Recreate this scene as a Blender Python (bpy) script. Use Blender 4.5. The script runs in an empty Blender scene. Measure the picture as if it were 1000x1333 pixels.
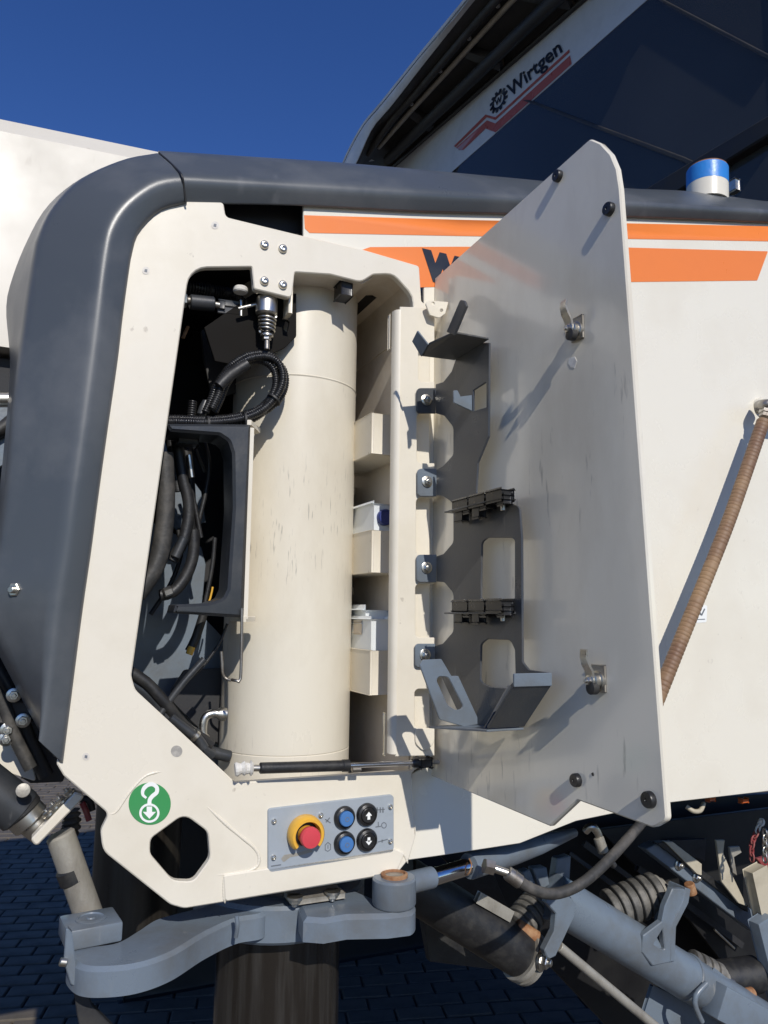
import bpy, bmesh, math, random
from mathutils import Vector, Matrix, Quaternion
from mathutils.geometry import tessellate_polygon
random.seed(7)
sc = bpy.context.scene
COL = sc.collection
R_ = math.radians

# ---------------------------------------------------------------- camera, sky, sun
CAMZ = 1.6
PITCH, ROLL, YAW = R_(7.65), R_(-0.81), R_(24.32)
Rm = Matrix(((math.cos(ROLL), 0, math.sin(ROLL)), (0, 1, 0), (-math.sin(ROLL), 0, math.cos(ROLL))))
Pm = Matrix(((1, 0, 0), (0, math.cos(PITCH), -math.sin(PITCH)), (0, math.sin(PITCH), math.cos(PITCH))))
CM = Pm @ Rm                                   # columns: right, forward, up
EYE = Vector((0, 0, CAMZ))
cd = bpy.data.cameras.new('camera')
cd.sensor_fit = 'HORIZONTAL'; cd.sensor_width = 36; cd.lens = 36
cd.clip_start = 0.02; cd.clip_end = 3000
cam = bpy.data.objects.new('camera', cd); COL.objects.link(cam)
rt, fw, up = (CM.col[i].copy() for i in range(3))
m4 = Matrix((( rt.x, up.x, -fw.x, 0), (rt.y, up.y, -fw.y, 0), (rt.z, up.z, -fw.z, CAMZ), (0, 0, 0, 1)))
cam.matrix_world = m4
sc.camera = cam

def ray(px, py):
    return CM @ Vector(((px - 500) / 1000., 1., -(py - 666.5) / 1000.))

sund = ray(115, 1610).normalized()             # the way sunlight travels
w = bpy.data.worlds.new('World'); sc.world = w; w.use_nodes = True
nt = w.node_tree; nt.nodes.clear()
sky = nt.nodes.new('ShaderNodeTexSky'); sky.sky_type = 'NISHITA'; sky.sun_disc = False
ts = -sund
sky.sun_elevation = math.asin(ts.z)
sky.sun_rotation = math.atan2(ts.x, ts.y)
sky.altitude = 1200; sky.air_density = 1.0; sky.dust_density = 0.05; sky.ozone_density = 3.0
bg = nt.nodes.new('ShaderNodeBackground'); bg.inputs[1].default_value = 0.112
wo = nt.nodes.new('ShaderNodeOutputWorld')
hs = nt.nodes.new('ShaderNodeHueSaturation'); hs.inputs['Saturation'].default_value = 1.25; hs.inputs['Hue'].default_value = .517
nt.links.new(sky.outputs[0], hs.inputs['Color']); nt.links.new(hs.outputs[0], bg.inputs[0]); nt.links.new(bg.outputs[0], wo.inputs[0])
sl = bpy.data.lights.new('sun', 'SUN'); sl.energy = 3.85; sl.angle = R_(0.5); sl.color = (1.0, 0.955, 0.885)
so = bpy.data.objects.new('sun', sl); COL.objects.link(so)
so.rotation_mode = 'QUATERNION'; so.rotation_quaternion = sund.to_track_quat('-Z', 'Y')
so.location = (1, -3, 5)
vs = sc.view_settings
sc.display_settings.display_device = 'sRGB'
vs.view_transform = 'Standard'; vs.look = 'None'; vs.gamma = 1; vs.use_curve_mapping = False; vs.exposure = 0.0
sc.cycles.max_bounces = 9; sc.cycles.diffuse_bounces = 7; sc.cycles.glossy_bounces = 3; sc.cycles.transparent_max_bounces = 8

# ---------------------------------------------------------------- planes of the machine
Z = Vector((0, 0, 1))
U = Vector((math.cos(YAW), math.sin(YAW), 0))     # along the machine side, to the right
N = Vector((math.sin(YAW), -math.cos(YAW), 0))    # out of the machine side, to the viewer
O = Vector((0, 1.215, 0))

class Plane:
    def __init__(s, o, a, b):
        s.o, s.a, s.b = o, a, b; s.n = a.cross(b)
    def hit(s, px, py, h=0.):
        d = ray(px, py); o = s.o + s.n * h
        return EYE + d * ((o - EYE).dot(s.n) / d.dot(s.n))
    def st(s, px, py, h=0.):
        p = s.hit(px, py, h) - s.o
        return p.dot(s.a), p.dot(s.b)
    def w(s, a, b, h=0.):
        return s.o + s.a * a + s.b * b + s.n * h
FP = Plane(O, U, Z)                                # frame plate front face
def F(px, py, off=0.): return FP.hit(px, py, off)
def UP(u): return Plane(O + U * u, N, Z)           # upright planes across the machine, seen from the left
UD = 0.0965
DA = R_(2.2)
DP = Plane(O + U * UD, N * math.cos(DA) + U * math.sin(DA), Z)                                        # inner face of the open door
def D(px, py, h=0.): return DP.hit(px, py, h)
def HP(z): return Plane(Vector((O.x, O.y, z)), U, -N)   # level planes
def at(px, py, y):
    d = ray(px, py); return EYE + d * (y / d.y)
def mw(u, o, z): return O + U * u + N * o + Z * z

# ---------------------------------------------------------------- materials
MATS = {}
def mat(name, base, rough=.5, metal=0., tint=None, ts_=12., tamt=.5, lo=.45, hi=.65, bump=0., bs=300., stretch=None,
        spec=.5, coat=0., scratch=None, sc_s=(40, 40, 6), sc_lo=.62, sc_hi=.70, rvar=.12, trans=0.):
    m = bpy.data.materials.new(name); m.use_nodes = True
    n = m.node_tree.nodes; l = m.node_tree.links
    b = n['Principled BSDF']
    b.inputs['Roughness'].default_value = rough; b.inputs['Metallic'].default_value = metal
    b.inputs['Specular IOR Level'].default_value = spec
    b.inputs['Coat Weight'].default_value = coat; b.inputs['Coat Roughness'].default_value = .08
    if trans: b.inputs['Transmission Weight'].default_value = trans
    tc = n.new('ShaderNodeTexCoord')
    mp = n.new('ShaderNodeMapping'); l.new(tc.outputs['Object'], mp.inputs[0])
    if stretch: mp.inputs['Scale'].default_value = stretch
    col = None
    rgb = n.new('ShaderNodeRGB'); rgb.outputs[0].default_value = (*base, 1); col = rgb.outputs[0]
    nz = n.new('ShaderNodeTexNoise'); nz.inputs['Scale'].default_value = ts_; nz.inputs['Detail'].default_value = 7
    nz.inputs['Roughness'].default_value = .62
    l.new(mp.outputs[0], nz.inputs['Vector'])
    if tint:
        mr = n.new('ShaderNodeMapRange'); mr.inputs[1].default_value = lo; mr.inputs[2].default_value = hi
        mr.inputs[4].default_value = tamt
        l.new(nz.outputs[0], mr.inputs[0])
        mx = n.new('ShaderNodeMix'); mx.data_type = 'RGBA'
        l.new(mr.outputs[0], mx.inputs[0]); l.new(col, mx.inputs[6]); mx.inputs[7].default_value = (*tint, 1)
        col = mx.outputs[2]
    if scratch:
        m2 = n.new('ShaderNodeMapping'); m2.inputs['Scale'].default_value = sc_s; m2.inputs['Rotation'].default_value = (R_(10), R_(-32), 0)
        l.new(tc.outputs['Object'], m2.inputs[0])
        n2 = n.new('ShaderNodeTexNoise'); n2.inputs['Scale'].default_value = 1.; n2.inputs['Detail'].default_value = 3
        l.new(m2.outputs[0], n2.inputs['Vector'])
        n3 = n.new('ShaderNodeTexNoise'); n3.inputs['Scale'].default_value = 4.5; n3.inputs['Detail'].default_value = 2
        l.new(tc.outputs['Object'], n3.inputs['Vector'])
        r2 = n.new('ShaderNodeMapRange'); r2.inputs[1].default_value = sc_lo; r2.inputs[2].default_value = sc_hi
        r2.inputs[4].default_value = scratch[1]
        r3 = n.new('ShaderNodeMapRange'); r3.inputs[1].default_value = .48; r3.inputs[2].default_value = .6
        l.new(n2.outputs[0], r2.inputs[0]); l.new(n3.outputs[0], r3.inputs[0])
        mu = n.new('ShaderNodeMath'); mu.operation = 'MULTIPLY'; l.new(r2.outputs[0], mu.inputs[0]); l.new(r3.outputs[0], mu.inputs[1])
        mx = n.new('ShaderNodeMix'); mx.data_type = 'RGBA'
        l.new(mu.outputs[0], mx.inputs[0]); l.new(col, mx.inputs[6]); mx.inputs[7].default_value = (*scratch[0], 1)
        col = mx.outputs[2]
    l.new(col, b.inputs['Base Color'])
    rr = n.new('ShaderNodeMapRange'); rr.inputs[1].default_value = .3; rr.inputs[2].default_value = .7
    rr.inputs[3].default_value = max(.02, rough - rvar); rr.inputs[4].default_value = min(1, rough + rvar)
    l.new(nz.outputs[0], rr.inputs[0]); l.new(rr.outputs[0], b.inputs['Roughness'])
    if bump:
        nb = n.new('ShaderNodeTexNoise'); nb.inputs['Scale'].default_value = bs; nb.inputs['Detail'].default_value = 3
        l.new(tc.outputs['Object'], nb.inputs['Vector'])
        bp = n.new('ShaderNodeBump'); bp.inputs['Strength'].default_value = bump; bp.inputs['Distance'].default_value = .002
        l.new(nb.outputs[0], bp.inputs['Height']); l.new(bp.outputs[0], b.inputs['Normal'])
    MATS[name] = m; return m
cream = mat('cream_paint', (.72, .668, .562), .34, tint=(.63, .573, .46), ts_=7, tamt=.6, bump=.035, bs=300, rvar=.1, scratch=((.34, .29, .23), .55), sc_s=(75, 75, 60), sc_lo=.69, sc_hi=.75)
cream_body = mat('cream_body_paint', (.738, .70, .60), .28, tint=(.67, .62, .515), ts_=4, tamt=.6, bump=.03, bs=260, rvar=.08, scratch=((.36, .31, .25), .45), sc_s=(70, 70, 50), sc_lo=.70, sc_hi=.76)
cream_far = mat('cream_hopper_paint', (.64, .60, .525), .4, tint=(.57, .53, .45), ts_=3, tamt=.7, scratch=((.36, .31, .25), .5), sc_s=(40, 40, 14), sc_lo=.66, sc_hi=.76)
cream_worn = mat('cream_worn_paint', (.70, .65, .54), .36, tint=(.57, .51, .40), ts_=6, tamt=.6, bump=.04, bs=300,
                 stretch=(1, 1, .45), scratch=((.20, .175, .15), .6), sc_s=(300, 300, 30), sc_lo=.615, sc_hi=.72)
cream_door = mat('cream_door_paint', (.78, .73, .61), .13, coat=.5, tint=(.60, .54, .43), ts_=5, tamt=.6, bump=.05, bs=500,
                 scratch=((.16, .15, .14), .55), sc_s=(110, 110, 18), sc_lo=.62, sc_hi=.74, rvar=.06, stretch=(1, 1, .4))
cream_in = mat('cream_inside_paint', (.72, .65, .55), .45, tint=(.55, .47, .37), ts_=9, tamt=.7, bump=.1)
plastic = mat('grey_cover_plastic', (.068, .077, .087), .36, tint=(.115, .122, .13), ts_=5, tamt=.7, bump=.06, bs=900, rvar=.09,
              scratch=((.2, .2, .21), .35), sc_s=(30, 30, 5), sc_lo=.6, sc_hi=.75)
bluegrey = mat('blue_grey_paint', (.148, .182, .222), .34, tint=(.115, .122, .125), ts_=9, tamt=.75, bump=.12, bs=170, rvar=.1,
               scratch=((.28, .27, .25), .4), sc_s=(60, 60, 14), sc_lo=.64, sc_hi=.74)
steelgrey = mat('dark_grey_sheet_metal', (.05, .056, .065), .36, tint=(.095, .09, .08), ts_=10, tamt=.6, bump=.08, bs=300,
                scratch=((.25, .24, .22), .4), sc_s=(60, 60, 14), sc_lo=.64, sc_hi=.76)
panelgrey = mat('light_grey_panel', (.36, .40, .445), .42, metal=.15, tint=(.30, .34, .37), ts_=25, tamt=.6, bump=.05)
rubber = mat('black_rubber', (.016, .016, .017), .5, tint=(.04, .038, .034), ts_=40, tamt=.6, bump=.15)
dusty = mat('dusty_rubber', (.035, .034, .032), .6, tint=(.11, .10, .088), ts_=22, tamt=.8, bump=.3, bs=150)
roller_mat = mat('worn_roller_rubber', (.085, .082, .075), .6, tint=(.22, .205, .18), ts_=26, tamt=.85, bump=.3, bs=160)
blackp = mat('black_plastic', (.012, .012, .013), .33, tint=(.03, .03, .03), ts_=30, tamt=.5, bump=.08)
charcoal = mat('charcoal_plastic', (.028, .031, .035), .38, tint=(.055, .055, .055), ts_=12, tamt=.6, bump=.08,
               scratch=((.12, .12, .12), .5), sc_s=(90, 90, 20))
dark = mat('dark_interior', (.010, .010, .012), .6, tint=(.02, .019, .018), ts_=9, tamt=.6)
black_lug = mat('dark_brown_bracket', (.009, .008, .007), .7, tint=(.014, .012, .010), ts_=9, spec=.1)
pitch_dark = mat('shade_black', (.004, .004, .005), .6, tint=(.009, .009, .008), ts_=9, tamt=.6)  # near black, carries the shade under the machine in its colour
dark2 = mat('dark_underbody', (.022, .022, .024), .6, tint=(.05, .046, .04), ts_=9, tamt=.7, bump=.1)
orange = mat('orange_decal', (.78, .215, .05), .38, tint=(.72, .19, .045), ts_=9, tamt=.4, spec=.4)
navy = mat('black_lettering', (.010, .013, .022), .4)
redband = mat('red_glass_print', (.42, .10, .07), .3)
bandwhite = mat('white_glass_print', (.60, .61, .61), .4, tint=(.50, .51, .51), ts_=14, tamt=.5)
zinc = mat('zinc_plated_steel', (.62, .60, .55), .34, metal=1, tint=(.40, .36, .29), ts_=40, tamt=.6)
chrome = mat('chrome_rod', (.75, .75, .76), .12, metal=1, tint=(.6, .6, .6), ts_=20, tamt=.4, rvar=.05)
rust = mat('rusty_steel', (.25, .11, .045), .75, tint=(.42, .26, .14), ts_=40, tamt=.7, bump=.3)
steel = mat('bare_steel', (.36, .34, .31), .42, metal=.9, tint=(.16, .13, .10), ts_=18, tamt=.8, bump=.1)
pale_steel = mat('weathered_pale_steel', (.37, .35, .305), .5, metal=.3, tint=(.19, .17, .14), ts_=16, tamt=.8, bump=.2, stretch=(1, 1, .5))
oily = mat('oily_steel_tube', (.020, .017, .014), .20, metal=.2, tint=(.05, .047, .043), ts_=9, tamt=.7, stretch=(6, 6, .35), rvar=.08,
           scratch=((.20, .19, .175), .35), sc_s=(120, 120, 9), sc_lo=.58, sc_hi=.7)  # pale upright streaks painted for reflections on the glossy tube
shaded_col = mat('shaded_steel', (.014, .012, .010), .35, tint=(.03, .026, .02), ts_=9, tamt=.7, stretch=(6, 6, .35))  # shadow on the rear column put into the base colour
red = mat('red_button', (.60, .055, .075), .42, tint=(.5, .05, .06), ts_=40, tamt=.4)
redp = mat('red_paint', (.22, .025, .03), .5, tint=(.3, .12, .10), ts_=40, tamt=.7)
yellow = mat('yellow_plastic', (.72, .40, .045), .38, tint=(.62, .34, .05), ts_=30, tamt=.4)
blue = mat('blue_button', (.055, .17, .42), .45, tint=(.05, .14, .33), ts_=40, tamt=.4)
bluetape = mat('blue_tape', (.03, .22, .62), .42, tint=(.03, .17, .5), ts_=30, tamt=.5, bump=.3, bs=120)
bluecap = mat('dark_blue_cap', (.02, .035, .17), .42)
green = mat('green_sticker', (.045, .27, .085), .4, tint=(.05, .24, .08), ts_=20, tamt=.4)
white = mat('white_print', (.80, .81, .79), .4)
greymark = mat('grey_mark', (.30, .285, .26), .6, tint=(.5, .47, .42), ts_=120, tamt=.8)
faintmark = mat('rubbed_paint_mark', (.62, .58, .52), .5, tint=(.52, .48, .43), ts_=150, tamt=.8)
inkmark = mat('faint_grey_ink', (.14, .155, .175), .5)
jug = mat('translucent_plastic', (.76, .79, .80), .35, tint=(.68, .72, .74), ts_=8, tamt=.5, trans=.0)
b_ = jug.node_tree.nodes['Principled BSDF']; b_.inputs['Subsurface Weight'].default_value = .25; b_.inputs['Subsurface Radius'].default_value = (.02, .02, .02)
tapewhite = mat('white_tape', (.70, .68, .63), .6, tint=(.5, .47, .42), ts_=60, tamt=.6, bump=.4, bs=90)
spiral = mat('red_spiral_guard', (.155, .085, .052), .6, tint=(.29, .185, .10), ts_=6, tamt=.9, lo=.4, hi=.6)
canopy_rim = mat('canopy_grey', (.72, .73, .72), .5, tint=(.55, .555, .55), ts_=10, tamt=.6, bump=.1)
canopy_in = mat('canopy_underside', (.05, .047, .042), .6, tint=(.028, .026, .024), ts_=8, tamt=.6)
stripmat = mat('cream_strip', (.48, .43, .33), .5, tint=(.34, .30, .22), ts_=20, tamt=.6)
inside_blue = mat('cab_back_panel', (.78, .80, .82), .4, tint=(.62, .66, .70), ts_=3, tamt=.6)
reflection_dark = mat('glass_reflection_dark', (.008, .007, .006), .7)  # near black for the reflection shape in the windscreen
orangel = mat('orange_lens', (.45, .10, .02), .3)

glass = bpy.data.materials.new('tinted_glass'); glass.use_nodes = True
gn = glass.node_tree.nodes; gl = glass.node_tree.links; gn.clear()
go = gn.new('ShaderNodeOutputMaterial'); gm = gn.new('ShaderNodeMixShader'); gt = gn.new('ShaderNodeBsdfTransparent'); gg = gn.new('ShaderNodeBsdfGlossy')
gf = gn.new('ShaderNodeFresnel'); gf.inputs[0].default_value = 1.5
gt.inputs[0].default_value = (.84, .60, .42, 1); gg.inputs['Roughness'].default_value = .03
gd_ = gn.new('ShaderNodeBsdfDiffuse'); gd_.inputs[0].default_value = (.30, .32, .32, 1)
gz = gn.new('ShaderNodeTexNoise'); gz.inputs['Scale'].default_value = 2.5; gz.inputs['Detail'].default_value = 5
gr = gn.new('ShaderNodeMapRange'); gr.inputs[1].default_value = .3; gr.inputs[2].default_value = .7; gr.inputs[3].default_value = .10; gr.inputs[4].default_value = .16
gk = gn.new('ShaderNodeMixShader'); gl.new(gz.outputs[0], gr.inputs[0]); gl.new(gr.outputs[0], gk.inputs[0])
gl.new(gt.outputs[0], gk.inputs[1]); gl.new(gd_.outputs[0], gk.inputs[2])
gl.new(gf.outputs[0], gm.inputs[0]); gl.new(gk.outputs[0], gm.inputs[1]); gl.new(gg.outputs[0], gm.inputs[2]); gl.new(gm.outputs[0], go.inputs[0])

# ---------------------------------------------------------------- object helpers
def wpos(o):
    p = Vector((0, 0, 0))
    while o: p += o.location; o = o.parent
    return p
def thing(name, label, cat, loc, group=None):
    o = bpy.data.objects.new(name, None); COL.objects.link(o); o.empty_display_size = .05
    o.location = loc; o['label'] = label; o['category'] = cat
    if group: o['group'] = group
    return o
def obj(name, me, m, parent=None, smooth=30., label=None):
    """links a mesh given in world coordinates, origin at its own centre"""
    if isinstance(me, bmesh.types.BMesh):
        bm = me; bmesh.ops.recalc_face_normals(bm, faces=bm.faces)
        me = bpy.data.meshes.new(name); bm.to_mesh(me); bm.free()
    vs_ = me.vertices
    lo = Vector([min(v.co[i] for v in vs_) for i in range(3)]); hi = Vector([max(v.co[i] for v in vs_) for i in range(3)])
    c = (lo + hi) / 2
    me.transform(Matrix.Translation(-c))
    me.materials.clear(); me.materials.append(m)
    me.polygons.foreach_set('use_smooth', [True] * len(me.polygons))
    me.set_sharp_from_angle(angle=R_(smooth))
    o = bpy.data.objects.new(name, me); COL.objects.link(o)
    o.location = c - (wpos(parent) if parent else Vector((0, 0, 0)))
    if parent: o.parent = parent
    if label: o['label'] = label
    return o
def inst(name, me, m, parent, pos, axis, spin=0., scale=1., label=None):
    """an object sharing mesh `me` (built round +Z at the origin)"""
    if not me.materials: me.materials.append(m)
    o = bpy.data.objects.new(name, me); COL.objects.link(o)
    o.rotation_mode = 'QUATERNION'
    o.rotation_quaternion = Vector(axis).to_track_quat('Z', 'Y') @ Quaternion((0, 0, 1), spin)
    o.scale = (scale,) * 3
    o.location = Vector(pos) - (wpos(parent) if parent else Vector((0, 0, 0)))
    if parent: o.parent = parent
    if label: o['label'] = label
    return o
def structure(o): o['kind'] = 'structure'; return o

def rp(pts):
    """rounded polygon: (x, y) or (x, y, r)"""
    out = []; n = len(pts)
    for i, p in enumerate(pts):
        r = p[2] if len(p) > 2 else 0
        c = Vector(p[:2]); a = Vector(pts[i - 1][:2]) - c; b = Vector(pts[(i + 1) % n][:2]) - c
        if r <= 0 or a.length < 1e-9 or b.length < 1e-9: out.append((c.x, c.y)); continue
        a1, b1 = a.normalized(), b.normalized()
        ang = a1.angle(b1)
        if ang > math.pi - .03: out.append((c.x, c.y)); continue
        t = min(r / math.tan(ang / 2), .48 * a.length, .48 * b.length)
        rr = t * math.tan(ang / 2)
        bis = (a1 + b1).normalized(); ctr = c + bis * (rr / math.sin(ang / 2))
        s = c + a1 * t - ctr; e = c + b1 * t - ctr
        tot = s.angle(e); k = max(2, int(tot / .25)); sg = 1 if s.x * e.y - s.y * e.x > 0 else -1
        for j in range(k + 1):
            th = sg * tot * j / k
            out.append((ctr.x + s.x * math.cos(th) - s.y * math.sin(th), ctr.y + s.x * math.sin(th) + s.y * math.cos(th)))
    return out
def circ(x, y, r, k=20, ry=None):
    ry = ry or r
    return [(x + r * math.cos(2 * math.pi * i / k), y + ry * math.sin(2 * math.pi * i / k)) for i in range(k)]
def area(p): return sum(p[i - 1][0] * p[i][1] - p[i][0] * p[i - 1][1] for i in range(len(p))) / 2
def inset(p, d):
    out = []; n = len(p)
    for i in range(n):
        a = Vector(p[i]) - Vector(p[i - 1]); b = Vector(p[(i + 1) % n]) - Vector(p[i])
        a = a.normalized() if a.length > 1e-9 else Vector((0, 0)); b = b.normalized() if b.length > 1e-9 else a
        na = Vector((-a.y, a.x)); nb = Vector((-b.y, b.x)); s = (na + nb)
        if s.length < 1e-6: s = na
        s.normalize(); k = max(.4, s.dot(na))
        q = Vector(p[i]) + s * (d / k); out.append((q.x, q.y))
    return out
def plate_bm(pl, loops, hf, thick, bev):
    """loops in plane coordinates, the first the outline"""
    L = []
    for i, p in enumerate(loops):
        q = [p[0]]
        for x in p[1:]:
            if (Vector(x) - Vector(q[-1])).length > 1e-5: q.append(x)
        if (Vector(q[0]) - Vector(q[-1])).length < 1e-5: q.pop()
        if (area(q) > 0) != (i == 0): q.reverse()
        L.append(q)
    bm = bmesh.new(); rings = [[], [], []]
    for q in L:
        for k, (pp, h) in enumerate(((inset(q, bev) if bev else q, hf), (q, hf - bev), (q, hf - thick))):
            rings[k].append([bm.verts.new(pl.w(x, y, h)) for x, y in pp])
    tris = tessellate_polygon([[Vector((x, y, 0)) for x, y in (inset(q, bev) if bev else q)] for q in L])
    fl0 = [v for r in rings[0] for v in r]; fl2 = [v for r in rings[2] for v in r]
    def face(vs):
        try: bm.faces.new(vs)
        except ValueError: pass
    for t in tris:
        face([fl0[i] for i in t]); face([fl2[i] for i in reversed(t)])
    for j in range(len(L)):
        n = len(L[j])
        for i in range(n):
            k = (i + 1) % n
            if bev: face([rings[1][j][i], rings[1][j][k], rings[0][j][k], rings[0][j][i]])
            face([rings[2][j][i], rings[2][j][k], rings[1][j][k], rings[1][j][i]])
    if not bev:
        bmesh.ops.remove_doubles(bm, verts=bm.verts, dist=1e-7)
    return bm
def plate(name, pl, hf, thick, outline, m, parent, holes=(), bev=.0012, label=None):
    """sheet with its outline traced on the plane's front face"""
    loops = [[pl.st(x, y, hf) for x, y in p] for p in [outline, *holes]]
    return obj(name, plate_bm(pl, loops, hf, thick, bev), m, parent, label=label)
def plate2(name, pl, hf, thick, outline, m, parent, holes=(), bev=.0012, label=None):
    return obj(name, plate_bm(pl, [outline, *holes], hf, thick, bev), m, parent, label=label)

def resample(pts, step):
    P = [Vector(p) for p in pts]; out = []
    for i in range(len(P) - 1):
        p0 = P[i - 1] if i else P[0] * 2 - P[1]; p1, p2 = P[i], P[i + 1]
        p3 = P[i + 2] if i + 2 < len(P) else P[-1] * 2 - P[-2]
        k = max(2, int((p2 - p1).length / step))
        for j in range(k):
            t = j / k
            out.append(.5 * ((2 * p1) + (p2 - p0) * t + (2 * p0 - 5 * p1 + 4 * p2 - p3) * t * t + (3 * p1 - p0 - 3 * p2 + p3) * t ** 3))
    out.append(P[-1]); return out
def tube_bm(pts, r, n=14, step=.012, straight=False, bm=None, cap=True):
    P = [Vector(p) for p in pts]
    if not straight: P = resample(P, step)
    bm = bm or bmesh.new(); rings = []; L = 0; q = None
    d0 = (P[1] - P[0]).normalized(); x = d0.orthogonal().normalized()
    for i, p in enumerate(P):
        d = ((P[min(i + 1, len(P) - 1)] - P[max(i - 1, 0)])).normalized()
        x = (x - d * x.dot(d)).normalized(); y = d.cross(x)
        if i: L += (p - P[i - 1]).length
        rr = r(L, i / (len(P) - 1)) if callable(r) else r
        rings.append([bm.verts.new(p + (x * math.cos(2 * math.pi * k / n) + y * math.sin(2 * math.pi * k / n)) * rr) for k in range(n)])
    for a, b in zip(rings, rings[1:]):
        for k in range(n): bm.faces.new((a[k], a[(k + 1) % n], b[(k + 1) % n], b[k]))
    if cap: bm.faces.new(rings[0][::-1]); bm.faces.new(rings[-1])
    return bm
def tube(name, pts, r, m, parent, n=14, step=.012, straight=False, label=None, smooth=50):
    return obj(name, tube_bm(pts, r, n, step, straight), m, parent, smooth, label)
def corr(name, pts, r, m, parent, pitch=.0045, depth=.12, n=12, label=None):
    f = lambda L, t: r * (1 + depth * (1 if (L / pitch) % 1 < .55 else -1))
    return obj(name, tube_bm(pts, f, n, pitch / 4), m, parent, 60, label)
def lathe_bm(p, ax, prof, n=32, bm=None):
    """prof: (radius, distance along the axis)"""
    p = Vector(p); ax = Vector(ax).normalized(); x = ax.orthogonal().normalized(); y = ax.cross(x)
    bm = bm or bmesh.new(); rings = []
    for r, h in prof:
        rings.append([bm.verts.new(p + ax * h + (x * math.cos(2 * math.pi * k / n) + y * math.sin(2 * math.pi * k / n)) * max(r, 1e-5)) for k in range(n)])
    for a, b in zip(rings, rings[1:]):
        for k in range(n): bm.faces.new((a[k], a[(k + 1) % n], b[(k + 1) % n], b[k]))
    bm.faces.new(rings[0][::-1]); bm.faces.new(rings[-1]); return bm
def lathe(name, p, ax, prof, m, parent, n=32, label=None, smooth=35):
    return obj(name, lathe_bm(p, ax, prof, n), m, parent, smooth, label)
def rod(name, a, b, r, m, parent, n=24, bev=None, label=None):
    a, b = Vector(a), Vector(b); h = (b - a).length; c = bev if bev is not None else min(r * .15, .003)
    return lathe(name, a, b - a, [(r - c, 0), (r, c), (r, h - c), (r - c, h)], m, parent, n, label)
def box_bm(c, X, Y, Zv, s, bev=.002, bm=None):
    """box with centre c, unit axes and full sizes s; edges chamfered"""
    t = bmesh.new(); bmesh.ops.create_cube(t, size=1)
    for v in t.verts: v.co = Vector(c) + X * (v.co.x * s[0]) + Y * (v.co.y * s[1]) + Zv * (v.co.z * s[2])
    if bev: bmesh.ops.bevel(t, geom=list(t.edges), offset=bev, segments=2, affect='EDGES', profile=.5)
    if bm is None: return t
    me = bpy.data.meshes.new('t'); t.to_mesh(me); t.free(); bm.from_mesh(me); bpy.data.meshes.remove(me); return bm
def mbox(name, u0, u1, o0, o1, z0, z1, m, parent, bev=.002, label=None):
    c = mw((u0 + u1) / 2, (o0 + o1) / 2, (z0 + z1) / 2)
    return obj(name, box_bm(c, U, N, Z, (abs(u1 - u0), abs(o1 - o0), abs(z1 - z0)), bev), m, parent, label=label)
def beam(name, a, b, wd, ht, m, parent, side=None, bev=.002, label=None):
    a, b = Vector(a), Vector(b); X = (b - a).normalized(); Y = (side or Z).cross(X).normalized(); Zv = X.cross(Y)
    return obj(name, box_bm((a + b) / 2, X, Y, Zv, ((b - a).length, wd, ht), bev), m, parent, label=label)
def loft(name, rows, m, parent, thick=0., smooth=60, sub=0, label=None):
    bm = bmesh.new(); V = [[bm.verts.new(p) for p in r] for r in rows]
    for a, b in zip(V, V[1:]):
        for i in range(len(a) - 1): bm.faces.new((a[i], a[i + 1], b[i + 1], b[i]))
    if thick:
        bmesh.ops.recalc_face_normals(bm, faces=bm.faces)
        bmesh.ops.solidify(bm, geom=list(bm.faces), thickness=thick)
    return obj(name, bm, m, parent, smooth, label)
def text_mesh(s, ext=.0006, off=0.):
    c = bpy.data.curves.new('lettering', 'FONT'); c.body = s; c.size = 1; c.align_x = 'LEFT'; c.extrude = 0; c.offset = off
    o = bpy.data.objects.new('lettering', c); COL.objects.link(o)
    dg = bpy.context.evaluated_depsgraph_get(); dg.update()
    me = bpy.data.meshes.new_from_object(o.evaluated_get(dg))
    bpy.data.objects.remove(o); bpy.data.curves.remove(c); return me
def lettering(name, s, f, m, parent, off=.0, sh=0., ext=.0005, nrm=None):
    """f maps unit text coordinates to the world"""
    me = text_mesh(s, off=off)
    bm = bmesh.new(); bm.from_mesh(me); bpy.data.meshes.remove(me)
    xs = [v.co.x for v in bm.verts]; ys = [v.co.y for v in bm.verts]; x0, x1, y0, y1 = min(xs), max(xs), min(ys), max(ys)
    for v in bm.verts: v.co = f((v.co.x - x0) / (x1 - x0), (v.co.y - y0) / (y1 - y0))
    r = bmesh.ops.extrude_face_region(bm, geom=list(bm.faces))
    for v in [g for g in r['geom'] if isinstance(g, bmesh.types.BMVert)]: v.co += nrm * ext
    return obj(name, bm, m, parent, 30)

# shared fastener meshes round +Z
def mk(bm, nm, m, smooth=35):
    bmesh.ops.recalc_face_normals(bm, faces=bm.faces); me = bpy.data.meshes.new(nm); bm.to_mesh(me); bm.free()
    me.materials.append(m); me.polygons.foreach_set('use_smooth', [True] * len(me.polygons)); me.set_sharp_from_angle(angle=R_(smooth)); return me
def hexbolt(r, h):
    bm = lathe_bm((0, 0, 0), Z, [(r * 1.45, -.0015), (r * 1.45, .0015), (r * 1.3, .002)], 20)
    lathe_bm((0, 0, .002), Z, [(r, 0), (r, h * .85), (r * .86, h)], 6, bm)
    lathe_bm((0, 0, .002 + h), Z, [(r * .5, 0), (r * .5, h * .55), (r * .4, h * .65)], 14, bm); return bm
BOLT = mk(hexbolt(.0075, .006), 'hex_bolt', zinc)
def dome(r):
    return lathe_bm((0, 0, 0), Z, [(r, 0), (r, .001), (r * .88, .0035), (r * .60, .0048), (r * .42, .005), (r * .38, .0025), (0, .0022)], 20)
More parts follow.
